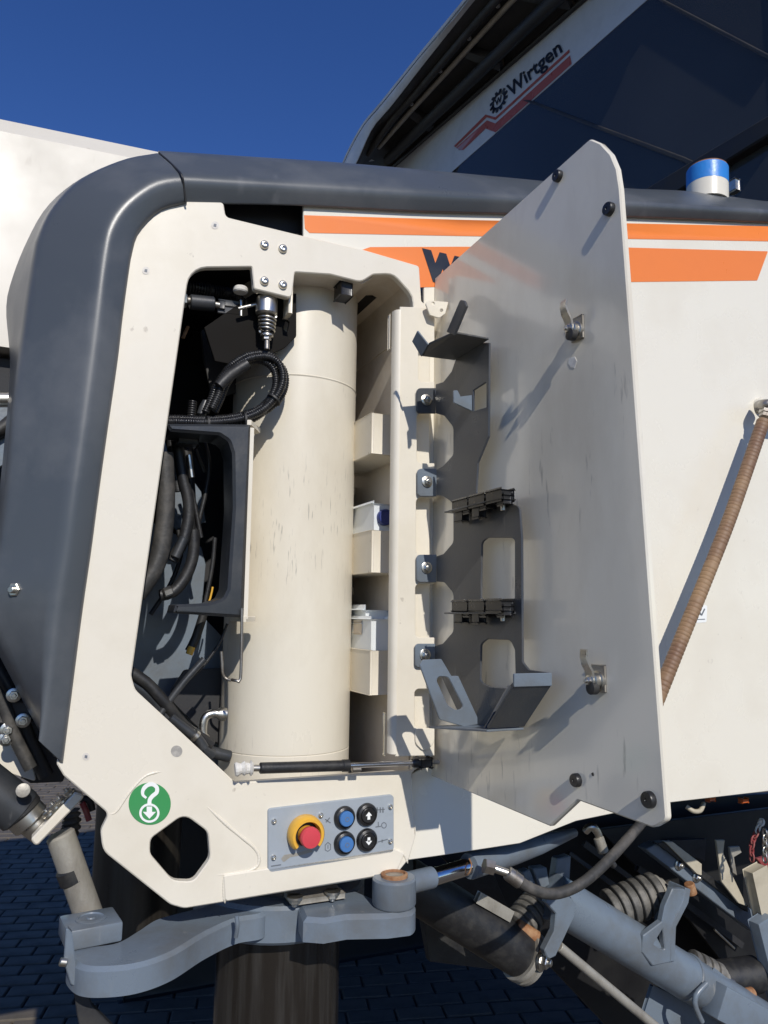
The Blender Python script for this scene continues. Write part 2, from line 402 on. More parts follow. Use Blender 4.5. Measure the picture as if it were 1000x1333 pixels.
SCREW = mk(dome(.0068), 'socket_screw', zinc, 25)
SMALL = mk(dome(.0042), 'small_screw', zinc, 25)
def spot(pts, parent, name, me, m, f, axis, **k):
    return [inst(name, me, m, parent, f(*p), axis, random.random() * 2, **k) for p in pts]

# ================================================================ GROUND
GP = HP(0.)
g = bmesh.new()
bm_ = [g.verts.new((x, y, -.012)) for x, y in ((-400, -400), (400, -400), (400, 400), (-400, 400))]; g.faces.new(bm_)
gmat = mat('paving_joint_sand', (.09, .077, .058), .9, tint=(.12, .102, .078), ts_=1.5, tamt=.7)
pmat = mat('concrete_paver', (.118, .10, .076), .8, tint=(.08, .069, .053), ts_=7, tamt=.8, bump=.35, bs=140)
ground = structure(obj('ground', g, gmat))
pang = R_(9)
pa, pb = Vector((math.cos(pang), math.sin(pang), 0)), Vector((-math.sin(pang), math.cos(pang), 0))
PL, PW = .2, .1
cand = []
for j in range(22, 110):
    for i in range(-30, 22):
        c = pa * ((i + .5 * (j % 2)) * PL) + pb * (j * PW)
        v = CM.transposed() @ (c - EYE)
        if v.y < .5: continue
        x = 500 + 1000 * v.x / v.y; y = 666.5 - 1000 * v.z / v.y
        if -250 < x < 1250 and y > 930 and c.y > 2.2: cand.append((c, x, y))
def paver_bm(c, dz, bm=None):
    bm = bm or bmesh.new(); k = .006; g_ = .0035
    lv = [[(PL / 2 - g_, PW / 2 - g_, -.02), (PL / 2 - g_, PW / 2 - g_, -k)], [(PL / 2 - g_ - k, PW / 2 - g_ - k, 0)]]
    rs = []
    for (hx, hy, z) in lv[0] + lv[1]:
        rs.append([bm.verts.new(c + pa * (sx * hx) + pb * (sy * hy) + Z * (z + dz)) for sx, sy in ((-1, -1), (1, -1), (1, 1), (-1, 1))])
    for a, b in zip(rs, rs[1:]):
        for q in range(4): bm.faces.new((a[q], a[(q + 1) % 4], b[(q + 1) % 4], b[q]))
    bm.faces.new(rs[-1]); return bm
shown = lambda x, y: (x < 300 and y > 1000) or (430 < x < 720 and y > 1150)
vis = sorted([q for q in cand if shown(q[1], q[2])], key=lambda q: -q[2])[:290]
vset = {id(q) for q in vis}
PM = mk(paver_bm(Vector((0, 0, 0)), 0), 'paver', pmat, 30)
PM2 = PM.copy(); pm2 = mat('warm_concrete_paver', (.13, .108, .08), .82, tint=(.088, .075, .056), ts_=7, tamt=.8, bump=.35, bs=140); PM2.materials.clear(); PM2.materials.append(pm2)
for q in vis:
    o = bpy.data.objects.new('paver', random.choice((PM, PM, PM2))); COL.objects.link(o); o.parent = ground
    o.location = q[0] + Z * random.uniform(-.002, .001) - ground.location
    o.rotation_euler = (random.uniform(-.008, .008), random.uniform(-.008, .008), 0)
rest = bmesh.new()
for q in cand:
    if id(q) not in vset: paver_bm(q[0], random.uniform(-.002, .001), rest)
ro = obj('distant_paving', rest, pmat, ground, 30); ro['kind'] = 'stuff'

# ================================================================ MILLING MACHINE
M = thing('milling_machine', 'cream and grey road milling machine with an open storage compartment in its side', 'road machine', mw(.2, -.8, 0))

# -- frame plate round the compartment
outl = rp([(240, 262), (291, 263, 5), (294, 282, 8), (392, 306, 3), (474, 325, 5), (546, 346, 5), (549, 392, 4), (560, 400), (560, 992), (540, 1003),
           (536, 1008, 4), (541, 1090, 6), (533, 1118, 8), (517, 1138, 5), (240, 1183, 18), (222, 1178, 20), (134, 1108, 22), (131, 1082, 16), (142, 1060, 10),
           (83, 1010, 5), (74, 995, 3), (122, 654), (138, 530), (154, 410), (163, 345, 40), (174, 300), (204, 268)])
hole = rp([(247, 348, 26), (328, 347, 2), (331, 376, 4), (352, 381), (380, 388, 5), (384, 354, 2), (430, 357, 4), (470, 367, 14), (486, 357, 8), (512, 356, 20), (538, 385, 24), (538, 1003, 2),
           (307, 1019, 4), (176, 898, 16), (171, 880, 14)])
hole2 = rp([(240, 1060, 16), (271, 1083, 14), (274, 1118, 16), (252, 1148, 14), (225, 1147, 18), (195, 1112, 16), (196, 1092, 12)])
wins = [rp([(a, y0, 5), (566, y0), (566, y1), (a, y1, 5)]) for a, y0, y1 in ()]
plate('frame_plate', FP, 0, .012, outl, cream, M, [hole, hole2], .0016)
for p in ((344, 319), (368, 324), (344, 366), (368, 371)):
    inst('countersunk_bolt', SCREW, zinc, M, F(*p, .0004), N, random.random(), 1.05)
for p in ((280, 293), (190, 352), (230, 978), (112, 985)):
    far = p == (230, 978)
    plate('bumper_mark', FP, .0005, .0008, circ(*p, 7.5 if far else 5, 20), greymark if far else faintmark, M, bev=0)
    if not far: plate('mark_dot', FP, .0008, .0004, rp([(p[0] - 1.5, p[1] - 2), (p[0] + 2, p[1] - 1.5), (p[0] + 1.5, p[1] + 2.5), (p[0] - 2, p[1] + 1.5)]), inkmark, M, bev=0)
# small bent return beside the bolted tab
mbox('tab_return', FP.st(379, 388)[0], FP.st(384, 388)[0], -.04, -.0125, FP.st(382, 404)[1], FP.st(382, 352)[1], cream, M, .001)
# rear box section below the panel, welded seams
bx = rp([(303, 1142), (517, 1108), (517, 1136, 3), (304, 1176)])
plate('sill_strip', FP, .004, .0035, rp([(291, 1140, 3), (410, 1121), (513, 1104), (527, 1112, 4), (516, 1137, 4), (293, 1174, 4)]), cream, M, bev=.0015)
def weld(pts, r=.0028, name='weld_bead'):
    f = lambda L, t: r * .8 * (1 + .05 * math.sin(L * 1500) + .08 * math.sin(L * 170 + 1)) * min(1, .2 + 6 * min(t, 1 - t))
    return tube(name, [F(x, y, -.0004) for x, y in pts], f, cream, M, 10, .0008)
weld([(268, 1049), (300, 1078), (332, 1105), (337, 1122), (328, 1132), (306, 1137), (282, 1139)], .003)
weld([(292, 1140), (291, 1160), (293, 1176)])
weld([(411, 1120), (411, 1138), (412, 1154)], .0018)
weld([(516, 1106), (526, 1113), (531, 1124)])
weld([(535, 1010), (537, 1045), (541, 1088)], .002)
weld([(142, 1060), (152, 1056), (170, 1030), (190, 1010), (212, 1004)], .0022)
# -- body side panel
outb = [(395, 267), (560, 274), (1000, 288), (1300, 296), (1300, 985), (1000, 1030), (862, 1046), (750, 1069), (677, 1098), (573, 1114), (530, 1120), (530, 1010), (552, 1000), (552, 372), (540, 356), (395, 318)]
plate('side_panel', FP, -.014, .006, outb, cream_body, M, bev=.001)
BO = -.0134
plate('orange_stripe', FP, BO, .0006, [(396, 280), (600, 286), (1120, 297), (1120, 318), (1000, 314), (600, 307), (403, 303), (397, 297)], orange, M, bev=0, label='thin upper orange stripe')
plate('orange_stripe', FP, BO, .0006, rp([(472, 325), (482, 321.5, 4), (600, 321), (815, 322), (1000, 327, 1), (986, 365, 1), (815, 367), (650, 371), (546, 374), (546, 352), (480, 328)]), orange, M, bev=0, label='broad lower orange stripe with slanted end')
s0 = FP.st(549, 364, BO); s1 = FP.st(549, 323, BO); s2 = FP.st(603, 363, BO)
lettering('letter', 'W', lambda x, y: FP.w(s0[0] + (s2[0] - s0[0]) * x, s0[1] + (s1[1] - s0[1]) * y, BO + .0003), navy, M, off=.085, nrm=N * 1.0, ext=.0005)
# -- cover strips: grey moulded plastic
ridge = [(240, 229), (230, 229), (200, 236), (164, 262), (144, 290), (136, 322), (124, 418), (116, 482), (104, 570), (92, 650), (84, 715), (70, 798), (51, 929), (46, 960)]
inner = [(243, 265), (208, 275), (181, 302), (173, 325), (169, 345), (160, 410), (153, 470), (140, 560), (127, 654), (119, 715), (107, 798), (90, 930), (82, 993)]
outer = [(205, 199), (160, 208), (104, 234), (68, 270), (50, 306), (44, 330), (30, 430), (22, 480), (14, 540), (4, 650), (-6, 720), (-16, 800), (34, 905), (76, 985)]
def spl(pts, n):
    P = resample([Vector((x, y, 0)) for x, y in pts], 4); L = [0]
    for a, b in zip(P, P[1:]): L.append(L[-1] + (b - a).length)
    out = []; j = 0
    for i in range(n):
        t = L[-1] * i / (n - 1)
        while j < len(L) - 2 and L[j + 1] < t: j += 1
        s = (t - L[j]) / max(1e-9, L[j + 1] - L[j]); out.append(P[j].lerp(P[j + 1], s))
    return out
def section_loft(name, curves, offs, n, m, thick, label=None):
    C = [spl(c, n) for c in curves]; rows = []
    for i in range(n):
        pts = [F(c[i].x, c[i].y, o) for c, o in zip(C, offs)]
        q = []
        for k in range(len(pts) - 1):
            q.append(pts[k])
        q.append(pts[-1])
        # round the section: chamfer every inner corner with an arc
        r = [q[0]]
        for k in range(1, len(q) - 1):
            a, b = q[k - 1] - q[k], q[k + 1] - q[k]
            t = min(.017, .45 * a.length, .45 * b.length)
            for s in (0, .2, .4, .6, .8, 1):
                p0 = q[k] + a.normalized() * t; p2 = q[k] + b.normalized() * t
                r.append(p0.lerp(q[k], s).lerp(q[k].lerp(p2, s), s))
        r.append(q[-1]); rows.append(r)
    return loft(name, rows, m, M, thick, 60, label=label)
outer_b = [(206, 200), (160, 208), (104, 233), (62, 268), (36, 312), (16, 362), (8, 402), (13, 470), (9, 540), (-2, 650), (-12, 720), (-22, 800), (26, 905), (70, 985)]
section_loft('corner_cover', [[(x + 1, y + 1) for x, y in inner], inner, ridge, outer, outer_b], [-.012, .006, .022, -.05, -.20], 70, plastic, .004, 'large curved corner cover')
tin = [(243, 265), (390, 268), (560, 276), (800, 282), (1000, 290), (1150, 296)]
trg = [(240, 229), (390, 239), (560, 249), (800, 262), (1000, 274), (1150, 282)]
tout = [(208, 198), (330, 206), (450, 214), (640, 231), (800, 246), (900, 251), (1000, 263), (1150, 276)]
tback = [(206, 196), (330, 204), (450, 212), (640, 229), (800, 244), (900, 249), (1000, 262), (1150, 275)]
section_loft('top_cover', [tin, tin, trg, tout, tback], [-.012, -.006, .012, -.055, -.09], 60, plastic, .004, 'long straight top cover')
tube('cover_seam', [F(207, 199, -.052), F(222, 212, -.018), F(236, 227, .0205), F(239, 240, .0165), F(242, 264, .0075)], .0016, rubber, M, 8, .006)
cb = F(25, 768, -.035)
inst('cover_bolt', BOLT, zinc, M, F(24, 768, -.0265), (N * .75 - U * .65).normalized(), .3, 1.25)
lathe('cover_bolt_washer', F(24, 768, -.029), (N * .75 - U * .65).normalized(), [(.0135, 0), (.0135, .003), (.011, .004), (.009, .0042)], zinc, M, 24)

# -- solid bodies behind the skin
zb0 = 1.24
top0 = FP.st(240, 215)[1]; top1 = FP.st(1000, 270)[1]
def hexa(name, pts8, m, parent, label=None):
    bm = bmesh.new(); v = [bm.verts.new(p) for p in pts8]
    for f in ((0, 1, 2, 3), (7, 6, 5, 4), (0, 4, 5, 1), (1, 5, 6, 2), (2, 6, 7, 3), (3, 7, 4, 0)): bm.faces.new([v[i] for i in f])
    return obj(name, bm, m, parent, label=label)
def body(name, u0, u1, o0, o1, z0a, z0b, z1a, z1b, m):
    return hexa(name, [mw(u0, o0, z0a), mw(u1, o0, z0b), mw(u1, o0, z1b), mw(u0, o0, z1a), mw(u0, o1, z0a), mw(u1, o1, z0b), mw(u1, o1, z1b), mw(u0, o1, z1a)], m, M)
body('tank_body', .16, 1.6, -.03, -1.9, 1.29, 1.36, 2.24, 2.62, dark2)
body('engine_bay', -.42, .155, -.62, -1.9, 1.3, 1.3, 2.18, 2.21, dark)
body('notch_shade_panel', -.335, .16, -.047, -.09, FP.st(250, 325, -.047)[1], FP.st(450, 318, -.047)[1], FP.st(250, 232, -.047)[1], FP.st(480, 238, -.047)[1], dark)  # thin dark panel stands in for the shade inside the notch
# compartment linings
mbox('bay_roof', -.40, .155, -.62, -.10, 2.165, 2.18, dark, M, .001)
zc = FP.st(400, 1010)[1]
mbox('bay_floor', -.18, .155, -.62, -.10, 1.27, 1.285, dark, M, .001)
mbox('locker_back_wall', -.14, .15, -.36, -.345, 1.29, 2.16, cream_in, M, .001)
SWU = FP.st(539, 700, 0)[0]
mbox('locker_side_wall', SWU, SWU + .006, -.344, -.0125, 1.29, FP.st(538, 425, 0)[1], cream_in, M, .0005)
# arched lining of the opening's upper right corner
arch = [(386, 353), (430, 358), (470, 367), (486, 358), (512, 357), (530, 368), (537, 392), (538, 430)]
A0 = [FP.st(x, y, -.0125) for x, y in arch]
loft('locker_arch', [[mw(a, -.0125 - .001, b) for a, b in A0], [mw(a, -.10, b) for a, b in A0], [mw(a, -.34, b) for a, b in A0]], cream_in, M, .003, 40)
a, b = FP.st(450, 374, -.02)
obj('cable_clip', box_bm(mw(a, -.03, b - .004), U, N, Z, (.020, .03, .024), .002), blackp, M)
# dark linings on the left of the column
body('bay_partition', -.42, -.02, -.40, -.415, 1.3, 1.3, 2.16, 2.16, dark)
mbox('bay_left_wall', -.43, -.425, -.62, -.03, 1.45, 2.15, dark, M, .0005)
GPL = -.245
gpl = rp([(118, 640), (262, 712), (268, 735), (262, 800), (300, 840), (330, 960), (300, 1040), (160, 960), (118, 830)])
plate('inner_grey_panel', FP, GPL, .006, gpl, bluegrey, M, bev=.001)
plate('inner_grey_panel', FP, -.28, .006, rp([(205, 560), (262, 640), (268, 680), (228, 690), (200, 640)]), bluegrey, M, bev=.001)
plate('dark_bracket', FP, -.20, .006, rp([(222, 900, 6), (240, 872, 6), (330, 868), (330, 1010), (250, 940), (226, 915, 6)]), dark2, M, bev=.001)
plate('dark_bracket', FP, -.16, .006, rp([(262, 430), (330, 395), (380, 470), (330, 505), (276, 520), (266, 470)]), dark2, M, bev=.001)

# -- three trays on the locker wall
def tray(x, y0, y1, off, name='tray'):
    a, zt = FP.st(x, y0, off); _, zb = FP.st(x, y1, off)
    bm = bmesh.new(); t = .0035; u1 = SWU - .001; ob = off - .20
    def q(*p): bm.faces.new([bm.verts.new(v) for v in p])
    for (ua, ub, oa, ob_, za, zb_) in ((a, a + t, off, ob, zb, zt), (a + t, u1, off, off - t, zb, zt), (a + t, u1, ob + t, ob, zb, zt), (u1 - t, u1, off - t, ob + t, zb, zt), (a + t, u1 - t, off - t, ob + t, zb, zb + t)):
        box_bm(mw((ua + ub) / 2, (oa + ob_) / 2, (za + zb_) / 2), U, N, Z, (abs(ub - ua), abs(oa - ob_), zt - zb if zb_ == zt else t), .0009, bm)
    obj(name, bm, cream, M, 40)
    # slot in the front wall shown as a dark recess with its own lip
    return a, zt, zb
T1 = tray(484, 537, 590, -.035); T2 = tray(484, 690, 745, -.037); T3 = tray(482, 847, 905, -.04)
mbox('shelf_rail', .0, SWU - .001, -.33, -.25, T1[2] - .035, T1[2] - .022, cream_in, M, .001)
mbox('shelf_rail', .0, SWU - .001, -.33, -.25, T2[2] - .03, T2[2] - .017, cream_in, M, .001)

# -- lifting column
CO = -.165; CU = FP.st(370, 985, -.165)[0]; CR = .1075
ax0 = mw(CU, CO, 0)
def colz(y): return FP.st(370, y, CO + CR)[1]
lathe('column_tube', mw(CU, CO, 1.30), Z, [(CR - .001, 0), (CR, .001), (CR, colz(986) - 1.30 - .0012), (CR - .0012, colz(986) - 1.30), (CR, colz(986) - 1.30 + .0012), (CR, colz(484) - 1.302), (CR + .0012, colz(484) - 1.30), (CR, colz(484) - 1.298), (CR, .86), (CR - .003, .864)], cream_worn, M, 96, smooth=20)
lathe('column_leg', mw(CU, CO, .12), Z, [(.099, 0), (.099, 1.17), (.097, 1.18)], oily, M, 80)
# welded flange with gussets and the U-shaped plastic guard
fu = FP.st(322, 680, -.012)[0]; zf1 = FP.st(322, 556, -.012)[1]; zf0 = FP.st(318, 806, -.012)[1]
hexa('column_flange', [mw(FP.st(317, 806, -.012)[0], -.012, zf0), mw(FP.st(322.5, 806, -.012)[0], -.012, zf0), mw(FP.st(331, 556, -.012)[0], -.012, zf1), mw(FP.st(326, 556, -.012)[0], -.012, zf1),
                       mw(FP.st(317, 806, -.012)[0], -.13, zf0), mw(FP.st(322.5, 806, -.012)[0], -.13, zf0), mw(FP.st(331, 556, -.012)[0], -.13, zf1), mw(FP.st(326, 556, -.012)[0], -.13, zf1)], cream, M)
def gusset(y, sgn):
    zz = FP.st(326, y, -.012)[1]; u0 = FP.st(320 if sgn > 0 else 327, y, -.012)[0]
    hp = Plane(mw(0, 0, zz), U, -N)
    pts = [(u0, .010), (u0 + .026, .055), (u0 + .024, .062), (u0 - .003, .10), (u0 - .006, .012)]
    obj('gusset', plate_bm(hp, [pts], .004, .008, .001), cream, M)
gusset(550, -1); gusset(806, 1)
guard = rp([(217, 551, 2), (327, 552, 3), (316, 804, 4), (226, 798, 2), (229, 787, 2), (272, 785, 6), (291, 779, 9), (297, 766), (304, 660), (303, 590), (298, 574, 9), (286, 566, 6), (222, 561, 2)])
plate('column_guard', FP, -.006, .062, guard, charcoal, M, bev=.004)
tube('spring_pin', [F(315, 792, 0), F(314.5, 840, 0), F(313, 884, 0), F(308, 886, 0), F(302, 885, -.012)], .0022, steel, M, 10, .004)
tube('spring_pin', [F(288, 848, -.07), F(289, 862, -.07), F(290, 877, -.07), F(294, 883, -.07), F(301, 886, -.065)], .0022, steel, M, 10, .004)
# elbow pipe fitting
tube('elbow_fitting', [F(294, 930, -.10), F(276, 929, -.10), F(267, 934, -.10), F(264, 948, -.10), F(265, 968, -.10), F(268, 990, -.10)], lambda L, t: .0068 * (1.5 if t < .12 or .62 < t < .70 else 1.25 if t > .8 else 1), zinc, M, 14, .004)

# -- latch rod, spring bolt and conduits in the upper left of the opening
lathe('latch_cap', F(347.5, 388, -.026), -Z, [(.012, 0), (.0165, .001), (.0172, .004), (.0172, .026), (.015, .029), (.008, .03)], zinc, M, 28)
sp = []
c0 = F(348, 412, -.026)
for i in range(0, 150):
    t = i / 149; an = t * 2 * math.pi * 4.6
    sp.append(c0 + Vector((math.cos(an), math.sin(an), 0)) * (.0135 - .002 * t) - Z * (.027 * t))
tube('coil_spring', sp, .0019, zinc, M, 8, straight=True)
rod('spring_bolt_shank', F(348, 405, -.026), F(347.5, 455, -.026), .0045, steel, M, 14)
inst('lock_nut', BOLT, zinc, M, F(347.5, 437, -.026), -Z, .2, .95)
def bar(name, pa_, pb_, off, r, m, **k): return rod(name, F(*pa_, off), F(*pb_, off), r, m, M, **k)
bar('hex_coupling', (224, 389), (243, 390), -.034, .0125, zinc, n=6)
bar('cable_end', (241, 391), (249, 391.5), -.034, .006, steel)
bar('cable_sleeve', (247, 393), (279, 396), -.034, .0115, charcoal, n=24)
bar('cable_end', (278, 396), (286, 397.5), -.034, .005, zinc)
for dy in (-5, 5): beam('clevis_cheek', F(284, 398 + dy, -.05), F(316, 402 + dy * .9, -.05), .010, .0035, charcoal, M, side=N, bev=.0008)
obj('clevis_block', box_bm(F(288, 398, -.05), U, N, Z, (.009, .011, .013), .001), charcoal, M)
rod('clevis_pin', F(314, 391, -.05), F(314, 412, -.05), .0034, zinc, M, 12)
bar('latch_link', (310, 402), (334, 396), -.030, .003, zinc)
corr('corrugated_conduit', [F(222, 372, -.08), F(250, 374, -.08), F(275, 379, -.085), (F(300, 384, -.10)), F(318, 398, -.14)], .0095, blackp, M)
lathe('pale_cap', F(313, 381, -.034), Z, [(.010, 0), (.0115, .002), (.0115, .007), (.010, .009)], tapewhite, M, 24)
tube('thin_rod', [F(245, 425, -.10), F(238, 440, -.10)], .003, rust, M, 8)
plate('slotted_lug', FP, -.048, .005, rp([(266, 426), (330, 382), (386, 382), (386, 438, 5), (372, 452, 4), (350, 463, 6), (326, 468), (300, 474), (280, 470)]), black_lug, M, [rp([(372, 416, 2), (377, 419, 2), (374, 433, 2), (369, 428, 2)])], .0008)
# conduit loop in front of the column
def loop(dx, dy, off, r=.0056):
    pts = [(205, 549), (235, 549), (270, 550), (310, 546), (338, 536), (359, 517), (368, 497), (366, 478), (356, 467), (342, 464), (322, 468), (304, 480), (291, 497), (284, 515), (276, 532)]
    return corr('conduit_loop', [F(x + dx * (1 if i > 4 else .2), y + dy, off - .0006 * i) for i, (x, y) in enumerate(pts)], r, blackp, M, .0036, .10)
loop(0, 0, -.02); loop(-9, 5, -.028); loop(-3, -4, -.040); loop(4, 4, -.034, .0048)
tube('taped_hose_end', [F(285, 503, -.022), F(300, 488, -.022), F(322, 474, -.022)], .0085, rubber, M)
corr('corrugated_conduit', [F(205, 556, -.03), F(240, 556, -.03), F(262, 552, -.05)], .0055, blackp, M, .0036)
corr('corrugated_conduit', [F(249, 545, -.06), F(251, 522, -.06)], .006, blackp, M, .0036)
tube('cable_connector', [F(262, 540, -.05), F(268, 522, -.05)], lambda L, t: .007 if t < .6 else .005, charcoal, M)
for p in ((270, 552), (318, 547), (357, 521)):
    lathe('cable_tie', F(p[0] - 1, p[1], -.025), (U + Z * .1 if p[0] < 330 else U * .6 + Z * .8), [(.0125, 0), (.0125, .003)], rubber, M, 14)
# hoses deeper in the bay
def hose(name, pts, off, r, m=None, **k): return tube(name, [F(x, y, off) for x, y in pts], r, m or dusty, M, 16, .008, **k)
hose('thick_hose', [(214, 590), (216, 650), (212, 700), (202, 738), (178, 775)], -.06, .0135)
hose('black_hose', [(230, 570), (238, 620), (246, 660), (240, 700), (224, 730)], -.09, .009, rubber)
hose('black_hose', [(252, 690), (252, 720), (243, 748), (226, 770), (208, 775)], -.10, .009, rubber)
for q in ([(226, 560), (240, 610), (252, 650), (262, 700)], [(262, 560), (272, 600), (268, 640), (256, 690), (250, 720)], [(246, 560), (256, 590), (266, 615)], [(232, 690), (236, 720), (222, 760), (196, 800)], [(280, 700), (276, 740), (266, 790)], [(214, 560), (222, 600), (214, 660), (206, 690)]):
    hose('thin_cable', q, -.11 - .03 * random.random(), .0035, rubber)
hose('black_hose', [(236, 560), (244, 600), (248, 660), (247, 700)], -.12, .009, rubber)
hose('black_hose', [(220, 560), (228, 610), (232, 640)], -.10, .007, rubber)
rod('hose_ferrule', F(246, 592, -.075), F(250, 622, -.075), .0042, zinc, M, 14)
rod('hose_ferrule', F(240, 700, -.08), F(228, 726, -.08), .0072, charcoal, M, 14)
rod('brass_fitting', F(224, 768, -.088), F(213, 772, -.088), .0075, zinc, M, 6)
hose('black_hose', [(268, 790), (255, 830), (246, 848)], -.12, .007, rubber)
obj('connector_block', box_bm(F(244, 575, -.06), U, N, Z, (.03, .02, .012), .003), charcoal, M)
rod('yellow_tip', F(250, 842, -.105), F(246, 852, -.105), .0055, yellow, M, 12)
hose('yellow_wire', [(277, 764), (274, 778), (266, 800)], -.12, .0016, yellow)
hose('thin_cable', [(296, 812), (285, 838), (262, 870), (236, 892)], -.09, .0022, rubber)
hose('support_rod', [(266, 858), (236, 892), (204, 936)], -.07, .0052, charcoal)
for i, (dy, r) in enumerate(((0, .0085), (14, .010), (27, .0075))):
    tube('bundled_hose', [F(165, 872 + dy, -.07 - .01 * i), F(190, 888 + dy, -.07 - .01 * i), F(215, 915 + dy, -.07 - .01 * i), F(240, 945 + dy, -.08), F(275, 970 + dy, -.09)], r, (rubber, charcoal, dusty)[i], M, 14)
hose('grey_hose', [(222, 934), (240, 948), (258, 962), (266, 974)], -.05, .007, charcoal)
rod('hose_clip', F(252, 956, -.048), F(257, 960, -.048), .0082, zinc, M, 16)
rod('grey_pipe', F(262, 976, -.12), F(300, 985, -.12), .009, charcoal, M, 20)

# -- control panel set into the sill
panel = rp([(349, 1053, 5), (432, 1043), (513, 1034, 5), (513, 1110, 5), (432, 1124), (349, 1137, 5)])
plate('control_panel', FP, .004, .0038, panel, panelgrey, M, bev=.0012)
CP = M.children[-1]
for p in ((356.5, 1069), (356, 1116), (508, 1050), (508, 1095), (417.5, 1061)):
    inst('panel_screw', SMALL, zinc, CP, F(*p, .0042), N, random.random(), .9)
ce = F(396, 1084, .004)
r0 = .0275
def guard_bm():
    bm = bmesh.new(); rows = []
    prof = [(.0188, 0), (.0258, 0), (.0266, .004), (.0257, .016), (.023, .020), (.0194, .020), (.0176, .015), (.0176, 0)]
    for i in range(41):
        a = R_(-42) + R_(264) * i / 40
        rad = U * math.cos(a) + Z * math.sin(a)
        rows.append([bm.verts.new(ce + rad * r + N * h) for r, h in prof])
    for a, b in zip(rows, rows[1:]):
        for k in range(len(prof)): bm.faces.new((a[k], a[(k + 1) % 8], b[(k + 1) % 8], b[k]))
    bm.faces.new(rows[0]); bm.faces.new(rows[-1][::-1]); return bm
obj('stop_button_guard', guard_bm(), yellow, CP, 40)
lathe('stop_button_base', ce, N, [(.0172, 0), (.0172, .006), (.016, .008)], blackp, CP, 28)
lathe('stop_button_collar', ce + N * .006, N, [(.0125, 0), (.0125, .014)], yellow, CP, 28)
lathe('stop_button', ce + N * .018, N, [(.011, 0), (.0140, .003), (.0146, .006), (.0146, .012), (.0132, .0145), (.006, .0152)], red, CP, 36)
for (x, y, m, kind) in ((448, 1064, blue, 0), (477, 1060, blackp, 1), (448, 1097, blue, 0), (477, 1093, blackp, 2)):
    c = F(x, y, .004)
    lathe('push_button_bezel', c, N, [(.0165, 0), (.0165, .0035), (.0150, .0062), (.0120, .0075), (.0112, .0062)], blackp, CP, 36)
    lathe('push_button_cap', c, N, [(.0108, .003), (.0108, .0115 if kind == 0 else .0085), (.0098, .0128 if kind == 0 else .0092), (.0045, .013 if kind == 0 else .009)], m, CP, 32)
    pl = Plane(c + N * (.0131 if kind == 0 else .0094), U, Z)
    if kind:
        s = 1 if kind == 1 else -1
        arr = [(-.0022, -.0055 * s), (.0022, -.0055 * s), (.0022, -.0002 * s), (.0052, -.0002 * s), (0, .0056 * s), (-.0052, -.0002 * s), (-.0022, -.0002 * s)]
        plate2('arrow_mark', pl, .0004, .0005, arr, white, CP, bev=0)
        if kind == 2: plate2('arrow_dot', pl, .0008, .0003, circ(0, .0005, .0013, 10), blackp, CP, bev=0)
    else:
        plate2('button_ring', pl, .0003, .0003, circ(0, 0, .0034, 18), inkmark, CP, [circ(0, 0, .0026, 18)], bev=0)
def ink(loop, holes=(), nm='panel_symbol'): plate(nm, FP, .0044, .0003, loop, inkmark, CP, holes, bev=0)
ink(circ(500, 1074.5, 3.6, 16, 4.2), [circ(500, 1074.5, 2.5, 16, 3.0)])
ink([(489, 1076), (496, 1075), (496, 1076.4), (489, 1077.4)]); ink([(492, 1070), (493.2, 1070), (493.2, 1076), (492, 1076)])
for x in (490.5, 494.5, 498): ink([(x, 1051), (x + 1.4, 1051), (x + 1.6, 1058), (x - .2, 1058)])
ink([(490, 1054), (501, 1053), (501, 1054.2), (490, 1055.2)])
ink([(490, 1092), (491.4, 1092), (491.4, 1099), (490, 1099)]); ink([(492, 1095.6), (505, 1092), (505, 1093.3), (492, 1097)])
ink([(497, 1093), (498.2, 1093), (498.2, 1097), (497, 1097)])
ink([(423, 1100), (427, 1096), (431, 1099), (431, 1106), (427, 1109), (423, 1107)], [[(424, 1100.6), (427, 1097.4), (430, 1100), (430, 1105.4), (427, 1107.8), (424, 1106.4)]])
ink([(426.6, 1100), (427.6, 1100), (427.6, 1105), (426.6, 1105)])
ink([(424, 1066), (431, 1071), (430, 1072), (423, 1067)]); ink([(424, 1070), (429, 1064), (430, 1065), (425, 1071)])
plate('worn_panel_patch', FP, .0043, .0002, rp([(366, 1118, 2), (370, 1113, 3), (388, 1110, 2), (402, 1106, 2), (410, 1108, 2), (390, 1114, 2), (378, 1116, 2), (369, 1123, 2)]), pale_steel, CP, bev=0)
ink([(353, 1127), (366, 1125), (366, 1126.6), (353, 1128.6)], nm='panel_print')

